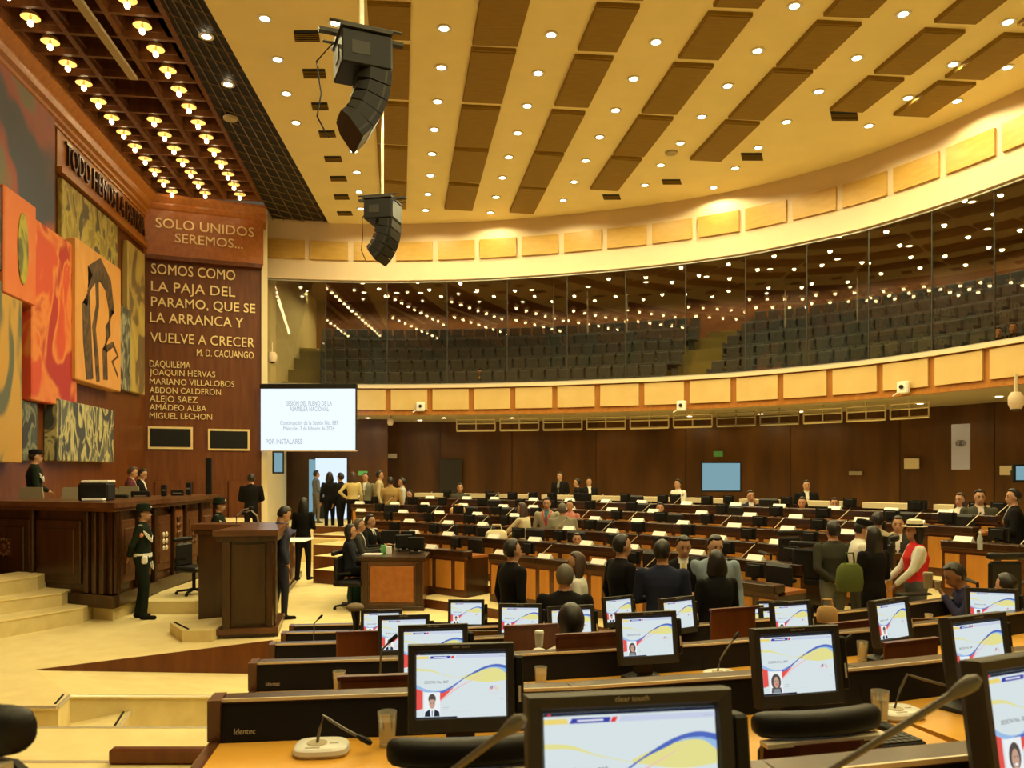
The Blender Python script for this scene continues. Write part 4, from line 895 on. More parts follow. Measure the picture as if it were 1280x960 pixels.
# ---------------------------------------------------------------- projection screen, televisions, trusses, loudspeakers
ps=empty('projection_screen',W(385,563,24.4),0,'large lit projection screen with session text hanging below the gallery','screen')
T=frame(Vector((0,0,0)),Vector((1,-.02,0)).normalized(),Vector((.02,1,0)).normalized(),UZ)
MB().box(-1.45,1.45,0,.03,0,1.88,T=T).build('projected_image',M['scrwhite'],ps); MB().box(-1.47,1.50,-.06,.12,1.88,2.03,T=T,bev=.02).build('roller_case',M['black'],ps)
MB().box(-1.45,1.5,0,.05,-.03,0,T=T).build('bottom_bar',M['fascia'],ps); MB().box(1.45,1.50,0,.04,0,1.88,T=T).build('side_edge',M['bezel'],ps)
for b_,x0,w_,z,h in [('SESIÓN DEL PLENO DE LA',358,57,507,6),('ASAMBLEA NACIONAL',362,49,514,6),('Continuación de la Sesión No. 887',350,73,531,5.4),('Miércoles 7 de febrero de 2024',354,64,538,5.4),('POR INSTALARSE',332,46,555,6.5)]:
    p=W(x0,z,24.38)-Vector(ps.location); text('screen_text',b_,h/1000*24.4/.72,'scrtext',ps,frame(Vector((p.x,-.02-p.x*.02,p.z)),Vector((1,-.02,0)).normalized(),UZ,Vector((-.02,-1,0)).normalized()),ext=.001,width=w_/1000*24.4)
def tv(x0,x1,y0,y1,D,lab,rz=0,br=True):
    a=W(x0,y1,D); b=W(x1,y0,D); w_=(b.x-a.x); h=b.z-a.z; e=empty('television',((a.x+b.x)/2,D,a.z),rz,lab,'television')
    box('frame',-w_/2-.05,w_/2+.05,0,.06,-.05,h+.05,'black',e,bev=.01); box('screen',-w_/2,w_/2,-.004,0,0,h,'screenblue',e); box('bracket',-.05,.05,.05,.35,h*.3,h*.7,'black',e); return e
tv(878,925,579,613,24.2,'wall television showing a plain blue picture on the dark back wall')
tv(1270,1292,583,600,15,'small bright television at the right picture edge'); tv(343,353,566,590,24.3,'small television on the pale wall beside the doorway',.5)
for i in range(11):
    xa=571+i*53+(i*1.2); xb=xa+48; ta_,tb_=tpx(xa,1.2),tpx(xb,1.2); z0,z1=ZF-.48,ZF-.10
    e=empty('lighting_frame',(0,0,0),0,'pale metal frame hung under the gallery, %s from the left'%ORD[i],'frame','metal frames hung under the gallery')
    c0=G((ta_+tb_)/2,1.2,z0); e.location=c0
    for nm,pa,pb in (('top_bar',G(ta_,1.2,z1),G(tb_,1.2,z1)),('bottom_bar',G(ta_,1.2,z0),G(tb_,1.2,z0)),('side_bar',G(ta_,1.2,z0),G(ta_,1.2,z1)),('side_bar',G(tb_,1.2,z0),G(tb_,1.2,z1)),('middle_bar',G(ta_,1.2,(z0+z1)/2+.05),G(tb_,1.2,(z0+z1)/2+.05)),('centre_bar',G((ta_+tb_)/2,1.2,z0),G((ta_+tb_)/2,1.2,z1)),('hanger',G((ta_+tb_)/2,1.2,z1),G((ta_+tb_)/2,1.2,ZF))):
        MB().tube([pa-c0,pb-c0],.035 if nm=='bottom_bar' else .024,4).build(nm,M['pale'] if i not in(6,7) else M['grey'],e)
def line_array(p,rz,lab,n=5,s=1.0,top=ZC):
    e=empty('line_array_loudspeaker',p,rz,lab,'loudspeaker'); e.scale=(s,s,s)
    MB().box(-.38,.38,-.36,.36,-.02,.03).box(-.05,.05,-.6,.6,.03,.08).tube([(-.3,-.5,.06),(-.3,.5,.06)],.02,6).tube([(.3,-.5,.06),(.3,.5,.06)],.02,6).build('rigging_frame',M['bezel'],e)
    o=MB().box(-.35,.35,-.36,.34,-.50,-.03,bev=.02).build('subwoofer_cabinet',M['black'],e); MB().box(-.31,.31,-.375,-.35,-.47,-.06,bev=.01).build('grille',M['blackgloss'],o); MB().box(-.355,-.345,-.05,.20,-.36,-.18).box(.345,.355,-.05,.20,-.36,-.18).build('handle_recess',M['bezel'],o,kind='stuff')
    MB().box(-.12,.12,.335,.35,-.36,-.16,bev=.02).build('rear_port',M['bezel'],o)
    pos=Vector((0,-.36,-.52)); ang=0
    for i in range(n):
        ang+=R(6+i*1.5); T=Matrix.Translation(pos)@Matrix.Rotation(ang,4,'X')
        c=MB(); h=.205; c.rings([[(-.35,0,0),(.35,0,0),(.35,0,-h),(-.35,0,-h)],[(-.34,.30,-.01),(.34,.30,-.01),(.34,.30,-h+.04),(-.34,.30,-h+.04)],[(-.22,.44,-.04),(.22,.44,-.04),(.22,.44,-h+.07),(-.22,.44,-h+.07)]],T=T,smooth=False)
        q=c.build('array_cabinet',M['black'],e); MB().box(-.33,.33,-.012,.0,-h+.015,-.015,T=T).build('grille',M['blackgloss'],q)
        MB().box(-.352,-.34,.06,.09,-h+.02,-.02,T=T).box(.34,.352,.06,.09,-h+.02,-.02,T=T).box(-.15,.15,.44,.452,-.13,-.09,T=T).build('rigging_plate',M['bezel'],q,kind='stuff')
        pos=T@Vector((0,0,-h-.012))
    zt=(top-p.z)/s; MB().tube([(0,0,.03),(0,0,zt)],.035,8).build('hanging_pole',M['pale'],e)
    MB().tube([(.15,.36,0),(.2,.6,-.3),(.1,.55,-.8),(.15,.6,-1.1),(.1,.45,-1.4)],.012,5).build('cable',M['black'],e); return e
line_array(W(452,52,10.8),R(112),'larger black curved line-array loudspeaker hanging nearer the camera',5,.95)
line_array(W(478,252,17.3),R(78),'smaller black curved line-array loudspeaker hanging farther away',5,.90)
def dome(x,y,D,lab,r=.16,up=None):
    p=W(x,y,D); e=empty('dome_camera',p,0,lab,'camera'); MB().lathe([(0,-r),(r*.7,-r*.7),(r,0),(r,.12),(r*.6,.2),(0,.2)],16).build('housing',M['fascia'],e); MB().lathe([(0,-r*1.05),(r*.6,-r*.85),(r*.75,-r*.5)],12).build('lens_dome',M['black'],e)
    MB().tube([(0,0,.15),(0,0,.5)],.03,6).build('mount',M['fascia'],e)
dome(340,448,25.6,'white dome camera on the pale wall left of the gallery glass'); dome(1270,505,13.5,'beige dome camera hanging at the far right under the gallery',.12); dome(488,529,26.5,'small beige dome camera under the gallery left part',.10)
def boxcam(x,y,lab):
    t=tpx(x,-.1); p=G(t,-.12,0); p.z=H+(HY-y)/F*p.y; e=empty('wall_camera',p,-R(t),lab,'camera'); box('body',-.14,.14,-.12,.02,-.16,.14,'white',e,bev=.03); MB().lathe([(.05,0),(.05,.06),(0,.06)],10,T=Matrix.Rotation(R(90),4,'X')@Matrix.Translation((0,0,.10))).build('lens',M['black'],e); MB().tube([(-.1,-.05,-.1),(-.25,-.08,-.2)],.02,5).build('cable',M['white'],e)
boxcam(526,508,'white camera box on the gallery front left of centre'); boxcam(1131,484,'white camera box on the gallery front at right'); boxcam(853,507,'dark small camera on the gallery front centre')
def plate(x0,x1,y0,y1,off,m,lab,cat,nm):
    t=tpx((x0+x1)/2,off); p=G(t,off,0); D=p.y; w_=(x1-x0)/F*D/math.cos(R(t)); z0=H+(HY-y1)/F*D; p.z=z0; o=MB().box(-w_/2,w_/2,-.04,0,0,(y1-y0)/F*D,bev=.01).build(nm,M[m],loc=p,rz=-R(t),label=lab,cat=cat); return o
plate(481,496,567,573,4.0,'pale','small pale sign plate on the dark back wall near the projection screen','sign','wall_plate')
plate(549,578,574,627,3.95,'bezel','tall grey panel on the dark back wall','panel','wall_panel_board')
plate(1134,1146,573,586,4.0,'pale','square pale plate on the back wall at right','plate','wall_plate'); plate(1256,1268,582,594,3.6,'pale','square pale plate beside the right-edge television','plate','wall_plate')
plate(1064,1076,589,594,4.0,'grey','thin grey plate low on the back wall','plate','wall_plate'); plate(893,903,564,571,4.0,'green','small green exit sign above the blue television','sign','exit_sign')
o=plate(1195,1208,530,587,3.0,'lilac','tall narrow lilac banner with black rings hanging at right','banner','banner')
q=MB()
for cx in (-.035,.05):
    for r_ in (.085,.05): q.rings([[(cx+rr*math.cos(t),-.045,.70+rr*math.sin(t)+.0) for t in np.linspace(0,2*math.pi,20)] for rr in (r_,r_-.015)],caps=False,closed=False,smooth=False)
q.build('ring_print',M['black'],o)
# doorway at the end of the corridor
dw=MB().box(-1.1,-.05,0,.1,.6,2.80).box(1.15,2.6,0,.1,.6,2.80).box(-1.1,2.6,0,.1,2.80,ZF).build('wall_doorway',M['backwall'],loc=(-7.05,28.6,0),kind='structure')
dr=empty('door_1',(-7.05,28.6,0),kind='structure')
box('door_leaf',-.02,.03,-.75,.0,.6,2.75,'screenblue',dr); box('door_frame',-.06,0,-.03,.12,.6,2.8,'bezel',dr); box('door_frame',1.15,1.2,-.03,.12,.6,2.8,'bezel',dr)  # leaf uses a glowing blue, its light put into the colour
box('glowing_room_wall',-1,1.3,.7,.8,.6,3.0,'doorglow',dr); box('lower_panel',-.9,.25,.62,.68,.6,1.75,'bezel',dr)  # wall glows by itself in place of the daylit room beyond
al=bpy.data.lights.new('doorway_daylight','AREA'); al.energy=15; al.color=(.75,.85,1); al.size=1.2; ao=bpy.data.objects.new('doorway_daylight',al); COL.objects.link(ao); ao.location=(-6.5,29.2,2.0); ao.rotation_euler=(R(90),0,0)
box('exit_sign',-5.0,-4.7,25.98,26.02,2.2,2.34,'green',label='small green exit sign beside the doorway',cat='sign')
# ---------------------------------------------------------------- people
def cm(name,c,rough=.8,**k): return mat(name,c,rough,**k)
SK=[cm('skin_tan',(.46,.24,.13),.5),cm('skin_fair',(.58,.33,.20),.5),cm('skin_brown',(.24,.115,.06),.5)]
HAIR={'black':cm('black_hair',(.012,.009,.007),.45),'brown':cm('brown_hair',(.06,.03,.015),.5),'grey':cm('grey_hair',(.10,.085,.06),.6)}
CL={}
def cloth(c):
    if c not in CL: CL[c]=cm('cloth_%d'%len(CL),c,.9,bump=.15,scale=40,spec=.12)
    return CL[c]
EYE=mat('eye_dark',(.02,.015,.01),.2); LIP=mat('lips',(.36,.12,.09),.5)
BLK=(.010,.009,.009);NAVY=(.022,.026,.052);WHT=(.72,.70,.62);CHAR=(.045,.042,.036);OLV=(.07,.065,.045);TAN=(.40,.31,.16);BEI=(.50,.42,.27);GRY=(.20,.19,.15);LBL=(.24,.31,.38);GRN=(.035,.06,.035);RED=(.60,.03,.03);YEL=(.62,.48,.20);MAR=(.11,.03,.035)
def capsule(mb,p,q,r0,r1,n=12,sy=1.0,flat=None):
    p=Vector(p);q=Vector(q); d=(q-p); L=d.length; d=d/L if L>1e-6 else Vector((0,0,1))
    u=d.cross(Vector((0,1,0)) if abs(d.y)<.9 else Vector((1,0,0))).normalized(); v=d.cross(u).normalized(); rg=[]
    for t,k in ((-.95,.3),(-.7,.71),(-.3,.95),(0,1)): rg.append((p+d*t*r0,r0*k))
    for t,k in ((0,1),(.3,.95),(.7,.71),(.95,.3)): rg.append((q+d*t*r1,r1*k))
    f=flat or 1.0
    mb.rings([[c+u*math.cos(2*math.pi*i/n)*r+v*math.sin(2*math.pi*i/n)*r*f for i in range(n)] for c,r in rg])
def person(name_label,loc,face,pose='stand',h=1.72,top=BLK,bottom=BLK,skin=0,hair='black',long_=0,fem=False,arms='down',lean=0,head=(0,0),shirt=None,tie=None,vox=.02,shoe=(.01,.009,.008),sleeve=None,stride=.06,belt=None,hat=None,fat=1.0,bald=False,lanyard=None,skirt=False,cat='person',fullsleeve=False):
    """head=(turn,pitch) in degrees; face: 0 looks away from the camera, 180 towards it, -90 to the right, 90 to the left"""
    s=h/1.75; sit=pose=='sit'; hz=.50 if sit else .93
    hipx=.085
    B=Vector((0,0,hz)); TL_=Matrix.Translation(B)@Matrix.Rotation(R(-lean),4,'X')@Matrix.Translation(-B)
    zz=hz-.93
    def U(x,y,z): return TL_@Vector((x,y,z+zz))
    sh=(.178 if fem else .212)*(1+.3*(fat-1)); 
    mb=MB(); bones=[]
    def bone(lab,p,q,r0,r1,flat=None): capsule(mb,p,q,r0,r1,flat=flat); bones.append((lab,Vector(p),Vector(q),max(r0,r1)))
    # torso: stacked ellipses
    W_=1.0*fat
    prof=[(.84,.12,.09),(.90,.165,.115),(.98,.165,.12),(1.08,.145 if fem else .155,.105),(1.18,.150 if fem else .170,.112),(1.28,.168 if fem else .200,.126),(1.37,.178 if fem else .212,.118),(1.425,.15 if fem else .185,.095),(1.46,.095 if fem else .12,.072),(1.49,.062,.06)]
    rg=[]
    for z,a,b in prof: 
        c=U(0,0,z); ux=TL_.to_3x3()@Vector((1,0,0)); uy=TL_.to_3x3()@Vector((0,1,0))
        rg.append([c+ux*a*W_*math.cos(t)+uy*b*(W_ if z<1.3 else 1)*math.sin(t) for t in np.linspace(0,2*math.pi,20,endpoint=False)])
    mb.rings(rg); bones.append(('torso',U(0,0,.98),U(0,0,1.36),.15))
    if fem: bone('torso',U(-.07,.085,1.27),U(.07,.085,1.27),.06,.06)
    bone('neck',U(0,.0,1.44),U(0,.015,1.55),.062 if not fem else .052,.060 if not fem else .050)
    # head
    HT=Matrix.Translation(U(0,.02,1.508))@TL_.to_3x3().to_4x4()@Matrix.Rotation(R(lean*.6),4,'X')@Matrix.Rotation(R(head[0]),4,'Z')@Matrix.Rotation(R(-head[1]),4,'X')
    def hp(x,y,z): return HT@Vector((x,y,z))
    mb.ell((0,-.005,.125),(.078,.098,.108),T=HT,nu=18,nv=12); mb.ell((0,.030,.065),(.058,.066,.075),T=HT,nu=16,nv=10); 
    mb.rings([[(-.010,.09,.115),(.010,.09,.115),(.008,.075,.12),(-.008,.075,.12)],[(-.017,.098,.078),(.017,.098,.078),(.017,.08,.07),(-.017,.08,.07)]],T=HT)
    mb.ell((0,.108,.082),(.013,.015,.012),T=HT,nu=8,nv=6)
    for sx in(-1,1): mb.ell((sx*.080,-.005,.105),(.012,.022,.032),T=HT,nu=8,nv=6)
    bones.append(('head',hp(0,0,.06),hp(0,0,.16),.10))
    # arms
    for sx in (-1,1):
        S=U(sx*sh,0,1.40)
        a=arms if isinstance(arms,str) else arms[0 if sx<0 else 1]
        if a=='down': E_=U(sx*(sh+.06),-.03,1.12); Wr=U(sx*(sh+.07),.05,.88)
        elif a=='behind': E_=U(sx*(sh+.07),-.10,1.14); Wr=U(sx*.09,-.17,.98)
        elif a=='front': E_=U(sx*(sh+.05),.02,1.12); Wr=U(sx*.10,.26,1.10)
        elif a=='belly': E_=U(sx*(sh+.06),.02,1.12); Wr=U(sx*.06,.20,1.02)
        elif a=='up': E_=U(sx*(sh+.04),.16,1.22); Wr=U(sx*.07,.20,1.46)
        elif a=='reach': E_=U(sx*(sh+.02),.22,1.24); Wr=U(sx*(sh-.02),.44,1.12)
        elif a=='low': E_=U(sx*(sh+.03),.12,1.13); Wr=U(sx*(sh),.30,.95)
        elif a=='hip': E_=U(sx*(sh+.18),-.06,1.18); Wr=U(sx*(sh+.02),.02,1.02)
        elif a=='desk': E_=U(sx*(sh+.07),.10,1.14); Wr=Vector((sx*.14,.40,.76)) if sit else U(sx*.16,.38,1.08)
        d=(Wr-E_).normalized()
        bone('arm',S,E_,.066*(.88 if fem else 1),.052*(.88 if fem else 1)); bone('arm' if sleeve is None else 'fore',E_,Wr-d*.01,.050,.038)
        bones[-1]=('arm' if sleeve is None else 'fore',E_,Wr-d*.03,.04)
        # hand: palm, four fingers, thumb
        inw=Vector((-sx,0,0)); nrm=d.cross(inw); nrm=nrm.normalized() if nrm.length>.1 else Vector((0,1,0)); side=nrm.cross(d).normalized(); 
        P0=Wr+d*.01; P1=Wr+d*.085
        capsule(mb,P0,P1-d*.01,.026,.033,flat=.55); bones.append(('hand',Wr+d*.02,Wr+d*.17,.03))
        fr_=.0095 if vox<.016 else .012
        curl=nrm*(-.25 if a!='desk' else -.1)
        for fi,ln in enumerate((.070,.080,.074,.058)):
            o=side*((fi-1.5)*.0205); m1=P1+o+(d+curl*.3).normalized()*ln*.5; m2=m1+(d+curl*1.6).normalized()*ln*.5
            capsule(mb,P1+o-d*.012,m1,fr_,fr_,n=6); capsule(mb,m1,m2,fr_,fr_*.85,n=6)
        tb_=P0+d*.025-side*(-.028); capsule(mb,tb_,tb_+(d*.6+side*.8).normalized()*.045,.012,.011,n=6); 
    # legs
    for sx in(-1,1):
        if sit: Hp=Vector((sx*hipx,0,.50)); K=Vector((sx*.12,.42,.50)); A_=Vector((sx*.12,.40,.10))
        else:
            Hp=Vector((sx*hipx,0,.90)); st_=stride*sx; K=Vector((sx*.095,.02+st_*.6,.49)); A_=Vector((sx*.10,-.02+st_,.09))
        bone('leg',Hp,K,.092*fat,.064); bone('leg' if not skirt else 'shin',K,A_,.062,.048)
        f0=A_+Vector((0,-.03,-.045)); f1=A_+Vector((sx*.02,.15,-.055)); bone('foot',f0,f1,.042,.034,flat=.9)
    if not sit: 
        for fs in mb.v: pass
    me=mb.mesh('body',[])
    o=bpy.data.objects.new('body',me); COL.objects.link(o)
    m=o.modifiers.new('r','REMESH'); m.mode='VOXEL'; m.voxel_size=vox; m.use_smooth_shade=True
    sm=o.modifiers.new('s','SMOOTH'); sm.factor=.5; sm.iterations=2 if vox>.015 else 3
    dg=bpy.context.evaluated_depsgraph_get(); me2=bpy.data.meshes.new_from_object(o.evaluated_get(dg)); bpy.data.objects.remove(o); me2.name='body'
    nv=len(me2.polygons); ctr=np.empty(nv*3); me2.polygons.foreach_get('center',ctr); ctr=ctr.reshape(-1,3)
    best=np.full(nv,1e9); lab=np.zeros(nv,int); names=['torso','arm','fore','leg','shin','foot','hand','neck','head']
    for nm,p,q,r in bones:
        p=np.array(p);q=np.array(q);d=q-p; t=np.clip(((ctr-p)@d)/max(d@d,1e-9),0,1); ds=np.linalg.norm(ctr-(p+t[:,None]*d),axis=1)-r*(.9 if nm in('torso',) else .8)
        w_=ds<best; best[w_]=ds[w_]; lab[w_]=names.index(nm)
    skm=SK[skin]; slots=[cloth(top),cloth(sleeve) if isinstance(sleeve,tuple) else (skm if sleeve=='skin' else cloth(top)),cloth(bottom),cloth(shoe),skm,cloth(shirt or top),cloth(tie or shirt or top),cloth(belt or bottom),cloth(lanyard or top)]
    mp={0:0,1:1 if fullsleeve else 0,2:1,3:2,4:4 if skirt else 2,5:3,6:4,7:4,8:4}; mi=np.array([mp[i] for i in lab])
    inv=np.array(TL_.inverted()); loc4=np.c_[ctr,np.ones(nv)]@inv.T; lx,ly,lz=loc4[:,0],loc4[:,1],loc4[:,2]-zz
    tor=lab==0
    if belt: mi[tor&(lz>.96)&(lz<1.02)]=7
    mi[tor&(lz<.97)&(not sit)]=2 if bottom!=top else 0
    nk=(lab==7)&(lz<1.492); mi[nk]=5 if shirt else 4
    if shirt:
        v=tor&(ly>.03)&(lz>1.14)&(np.abs(lx)<(lz-1.14)*.15+.003); mi[v]=5
        if tie: mi[tor&(ly>.03)&(lz>1.12)&(lz<1.44)&(np.abs(lx)<.022)]=6
    if lanyard: mi[tor&(ly>.03)&(lz>1.15)&(np.abs(np.abs(lx)-(lz-1.15)*.30)<.014)]=8
    me2.materials.clear()
    for q in slots: me2.materials.append(q)
    me2.polygons.foreach_set('material_index',mi.astype(np.int32)); me2.polygons.foreach_set('use_smooth',np.ones(nv,bool)); me2.update()
    e=empty('person',loc,R(face),name_label,cat,None); e.scale=(s,s,s)
    link('body',me2,e)
    # hair
    if not bald:
        hb=MB(); nu,nv_=20,14; rg=[]
        for j in range(nv_+1):
            ph=.05+(math.pi-.1)*j/nv_; row=[]
            for i in range(nu):
                t=2*math.pi*i/nu; d=Vector((math.sin(ph)*math.cos(t),math.sin(ph)*math.sin(t),math.cos(ph)))
                k=1.15+rnd.uniform(-.02,.02)
                if d.y>.25 and d.z<.62 : k=.80
                elif d.z<(-2 if long_ else (-.62 if d.y<-.15 else -.05)): k=.82
                p=Vector((d.x*.080*k,-.005+d.y*.100*k,.128+d.z*.108*k))
                if long_ and d.z<.1 and d.y<.35:
                    f=(.1-d.z)/1.1; p.z-=long_*f; p.x=(p.x*(1+.25*f) if abs(d.x)>.1 else p.x)*1.02+(.05*math.copysign(1,d.x)*f if abs(d.x)>.05 else 0); p.y=p.y*(1-.3*f)-.03*f
                row.append(p)
            rg.append(row)
        hb.rings(rg,T=HT); hb.build('hair',HAIR[hair],e)
    # face
    fm=MB()
    for sx in(-1,1):
        fm.ell((sx*.030,.083,.118),(.011,.008,.006),T=HT,nu=8,nv=5)
        fm.box(sx*.030-.014,sx*.030+.014,.082,.092,.136,.142,T=HT)
    fm.build('eyes_and_brows',EYE,e); MB().ell((0,.090,.048),(.022,.008,.007),T=HT,nu=8,nv=5).build('mouth',LIP,e)
    if hat:
        hm=MB()
        if hat=='straw':
            def oval(r,z,k=1): return [(r*.92*math.cos(t),-.005+r*math.sin(t)*k,z) for t in np.linspace(0,2*math.pi,20,endpoint=False)]
            hm.rings([oval(.155,.178),oval(.155,.184),oval(.100,.188),oval(.094,.26),oval(.06,.275),oval(.01,.268)],T=HT); hm.build('straw_hat',cloth((.78,.72,.52)),e)
            MB().rings([oval(.103,.188),oval(.101,.215)],T=HT,caps=False).build('hat_band',EYE,e)
        elif hat=='cap':
            def ov(r,z,y=0): return [(r*.88*math.cos(t),y-.005+r*math.sin(t),z) for t in np.linspace(0,2*math.pi,20,endpoint=False)]
            hm.rings([ov(.106,.165),ov(.11,.20),ov(.10,.235),ov(.04,.25)],T=HT); hm.rings([ov(.10,.170,.045),ov(.10,.178,.045)],T=HT); hm.build('cap',cloth(BLK),e)
        elif hat=='bowler':
            def ov(r,z,y=0): return [(r*.92*math.cos(t),y-.005+r*math.sin(t),z) for t in np.linspace(0,2*math.pi,20,endpoint=False)]
            hm.rings([ov(.135,.150),ov(.138,.162),ov(.110,.165),ov(.108,.215),ov(.095,.255),ov(.03,.27)],T=HT); hm.build('uniform_hat',cloth((.012,.018,.011)),e)
            MB().ell((0,.103,.205),(.018,.008,.02),T=HT,nu=8,nv=5).build('hat_badge',M['white'],e)
    return e,U,TL_
def P(x,y,D,*a,**k):
    """head top seen at x,y at distance D"""
    sit=k.get('pose')=='sit'; h=k.get('h',1.72); ht=h-( .43*h/1.75 if sit else 0); ln=k.get('lean',0); ht-=0 if not ln else (ht-(.50 if sit else .93))*(1-math.cos(R(ln)))*.8
    p=W(x,y,D); return person(a[0],(p.x+ (0 if not ln else math.sin(R(a[1]))*math.sin(R(ln))*.5),p.y-(0 if not ln else math.cos(R(a[1]))*math.sin(R(ln))*.5),p.z-ht),*a[1:],**k)
N=.0155
P(640,674,9.0,'man in a dark suit with a white lanyard, standing alone by the near monitors',-62,top=BLK,shirt=WHT,lanyard=(.7,.7,.66),hair='black',vox=N,h=1.74,fat=1.12,head=(0,-4))
P(706,706,8.0,'person with short grey hair seen from behind, wearing black with a red ribbon',-5,pose='sit',top=BLK,hair='grey',vox=N,h=1.74,fat=1.15)
P(722,690,8.8,'woman with a dark ponytail and striped white blouse seated facing left',80,pose='sit',top=WHT,fem=True,hair='brown',long_=.12,vox=N,h=1.62)
P(714,755,5.2,'person with dark hair and white top seated nearest, seen from behind',5,pose='sit',top=WHT,vox=N,h=1.70,fat=1.1)
P(776,668,8.7,'man in a black suit facing right, left of the man in navy',-70,top=BLK,shirt=WHT,arms=('down','front'),vox=N,h=1.74,fat=1.1)
P(828,675,8.3,'man in a navy suit seen from behind amid the talking group',-8,top=NAVY,bottom=NAVY,shirt=WHT,vox=N,h=1.74,fat=1.05,arms='front',head=(-20,0))
P(854,669,9.2,'man with glasses in a black suit and yellow tie facing the group',170,top=BLK,shirt=WHT,tie=(.5,.42,.2),vox=N,h=1.74,arms=('front','front'),fat=1.1,head=(10,12))
P(893,668,9.1,'man in a light blue jacket facing the camera behind the woman in black',175,top=LBL,bottom=BLK,shirt=WHT,skin=1,vox=N,h=1.75,fat=1.1,arms='down',head=(12,12))
P(896,688,7.9,'woman in black with short dark hair, her back to the camera',15,top=BLK,fem=True,vox=N,h=1.62,long_=.06,arms='front',fat=1.1)
P(1042,651,10.5,'man in a dark olive suit with his back to the camera',10,top=(.045,.043,.03),bottom=GRY,vox=N,h=1.76,fat=1.15,arms='behind')
P(1074,649,10.2,'man in a white shirt with a black cap looking down',-100,top=WHT,bottom=OLV,vox=N,h=1.70,hat='cap',arms='front',head=(0,15),fat=1.1)
P(1092,658,9.4,'woman with very long black hair wearing black, seen from behind',20,top=BLK,fem=True,vox=N,h=1.66,long_=.42,arms='front')
P(1097,640,11.8,'man in a beige jacket behind the long-haired woman',-20,top=BEI,bottom=BEI,vox=.02,h=1.74,arms='front')
P(1145,652,9.5,'woman in a straw hat, red vest and white sleeves facing left',80,top=RED,sleeve=WHT,bottom=(.10,.11,.12),fem=True,vox=N,h=1.60,hat='straw',long_=.1,arms=('low','low'),fat=1.25,fullsleeve=True)
P(1123,645,11.5,'seated man in dark jacket behind the woman in the straw hat',150,pose='sit',top=CHAR,shirt=WHT,vox=.02)
P(1205,702,7.9,'dark-skinned man in navy resting his head on his hand',75,pose='sit',top=(.03,.03,.075),skin=2,vox=N,h=1.72,arms=('up','desk'),lean=18,head=(10,18))
P(1259,717,7.4,'dark-haired person low behind the right-hand monitors',20,pose='sit',top=BLK,vox=.02,h=1.6)
P(1201,616,14.0,'woman with dark hair and white blouse at the right counter',120,pose='sit',top=WHT,fem=True,long_=.12,hair='brown',vox=.022,h=1.68)
P(1224,612,13.4,'man in an olive suit and pale shirt standing at right facing left',165,top=OLV,shirt=(.75,.62,.55),vox=.018,h=1.78,fat=1.15,arms=('down','front'),skin=0)
P(1268,611,12.4,'man in a black suit seen from behind at the right edge',60,top=BLK,bottom=BLK,shirt=WHT,vox=.018,h=1.78,fat=1.2,arms='front',head=(20,0))
P(1300,620,12.0,'second dark-suited figure cut by the right picture edge',90,top=BLK,vox=.022)
P(938,613,17.5,'seated man in a navy suit in the back far row, hand at his face',180,pose='sit',top=NAVY,shirt=WHT,vox=.022,arms=('up','desk'))
P(1003,621,16.4,'seated woman in a beige jacket in the far rows',150,pose='sit',top=BEI,shirt=WHT,fem=True,long_=.06,vox=.022)
P(1043,622,16.0,'seated man in an olive jacket right of the woman in beige',160,pose='sit',top=OLV,vox=.022)
P(825,628,17.4,'seated man in a blue-grey jacket with red tie in the far rows',170,pose='sit',top=(.12,.13,.16),shirt=WHT,tie=RED,vox=.022)
P(575,604,21.9,'seated man in a grey-green jacket in front of the tall grey panel',185,pose='sit',top=OLV,vox=.022,skin=0)
P(513,612,22.0,'seated person in a white shirt leaning to the left in the far rows',150,pose='sit',top=WHT,vox=.022,lean=10)
P(654,628,15.6,'woman in a cream blouse with a patterned scarf bending over the counter',60,top=(.62,.55,.35),bottom=(.16,.12,.06),fem=True,hair='brown',long_=.25,vox=.018,h=1.68,arms=('reach','reach'),lean=8)
P(684,622,16.8,'man in a pale grey suit with a red lanyard facing the camera',165,top=(.34,.31,.22),bottom=BLK,shirt=(.1,.15,.2),lanyard=RED,vox=.02,h=1.74,arms='down')
P(703,629,15.9,'heavy man in a grey suit seen from behind in the far rows',0,top=(.22,.20,.14),bottom=(.2,.18,.13),vox=.02,h=1.72,fat=1.35,hair='grey')
P(713,625,17.4,'woman in a pink top beyond the heavy man in grey',150,top=(.50,.20,.16),fem=True,vox=.022,h=1.66)
P(721,666,14.3,'seated woman with long dark hair and a white jacket facing the camera',180,pose='sit',top=WHT,shirt=BLK,fem=True,long_=.26,vox=.018,h=1.62)
P(667,652,14.2,'dark-haired person hidden behind the seated woman in white',180,pose='sit',top=BLK,vox=.025) if False else None
P(700,590,23.6,'man in a dark suit standing by the back wall, left of two',150,top=BLK,vox=.025,shirt=GRY)
P(722,598,23.4,'dark figure standing by the back wall between two men',90,top=BLK,vox=.025)
P(736,597,23.2,'man in a dark suit and pale shirt standing by the back wall',190,top=BLK,shirt=WHT,vox=.025)
P(848,599,20.6,'person in a white shirt and dark waistcoat standing by the back wall',120,top=WHT,bottom=BLK,vox=.025,arms=('front','down'))
P(1008,600,18.6,'man in a dark suit standing at the back right of the blue television',170,top=BLK,shirt=WHT,vox=.025)
P(395,588,26.0,'man in a grey-blue jacket standing in the bright doorway',-60,top=(.16,.18,.20),bottom=(.14,.12,.10),vox=.025,arms=('front','front'))
P(412,590,22.6,'person in black standing in the corridor, left of two',20,top=BLK,fem=True,long_=.1,vox=.025)
P(426,591,22.2,'person in black standing in the corridor, right of two',60,top=BLK,fem=True,vox=.025)
P(441,590,21.6,'woman in a yellow top with long fair hair seen from behind',10,top=YEL,bottom=BLK,fem=True,hair='brown',long_=.22,vox=.022,h=1.66,arms=('hip','down'))
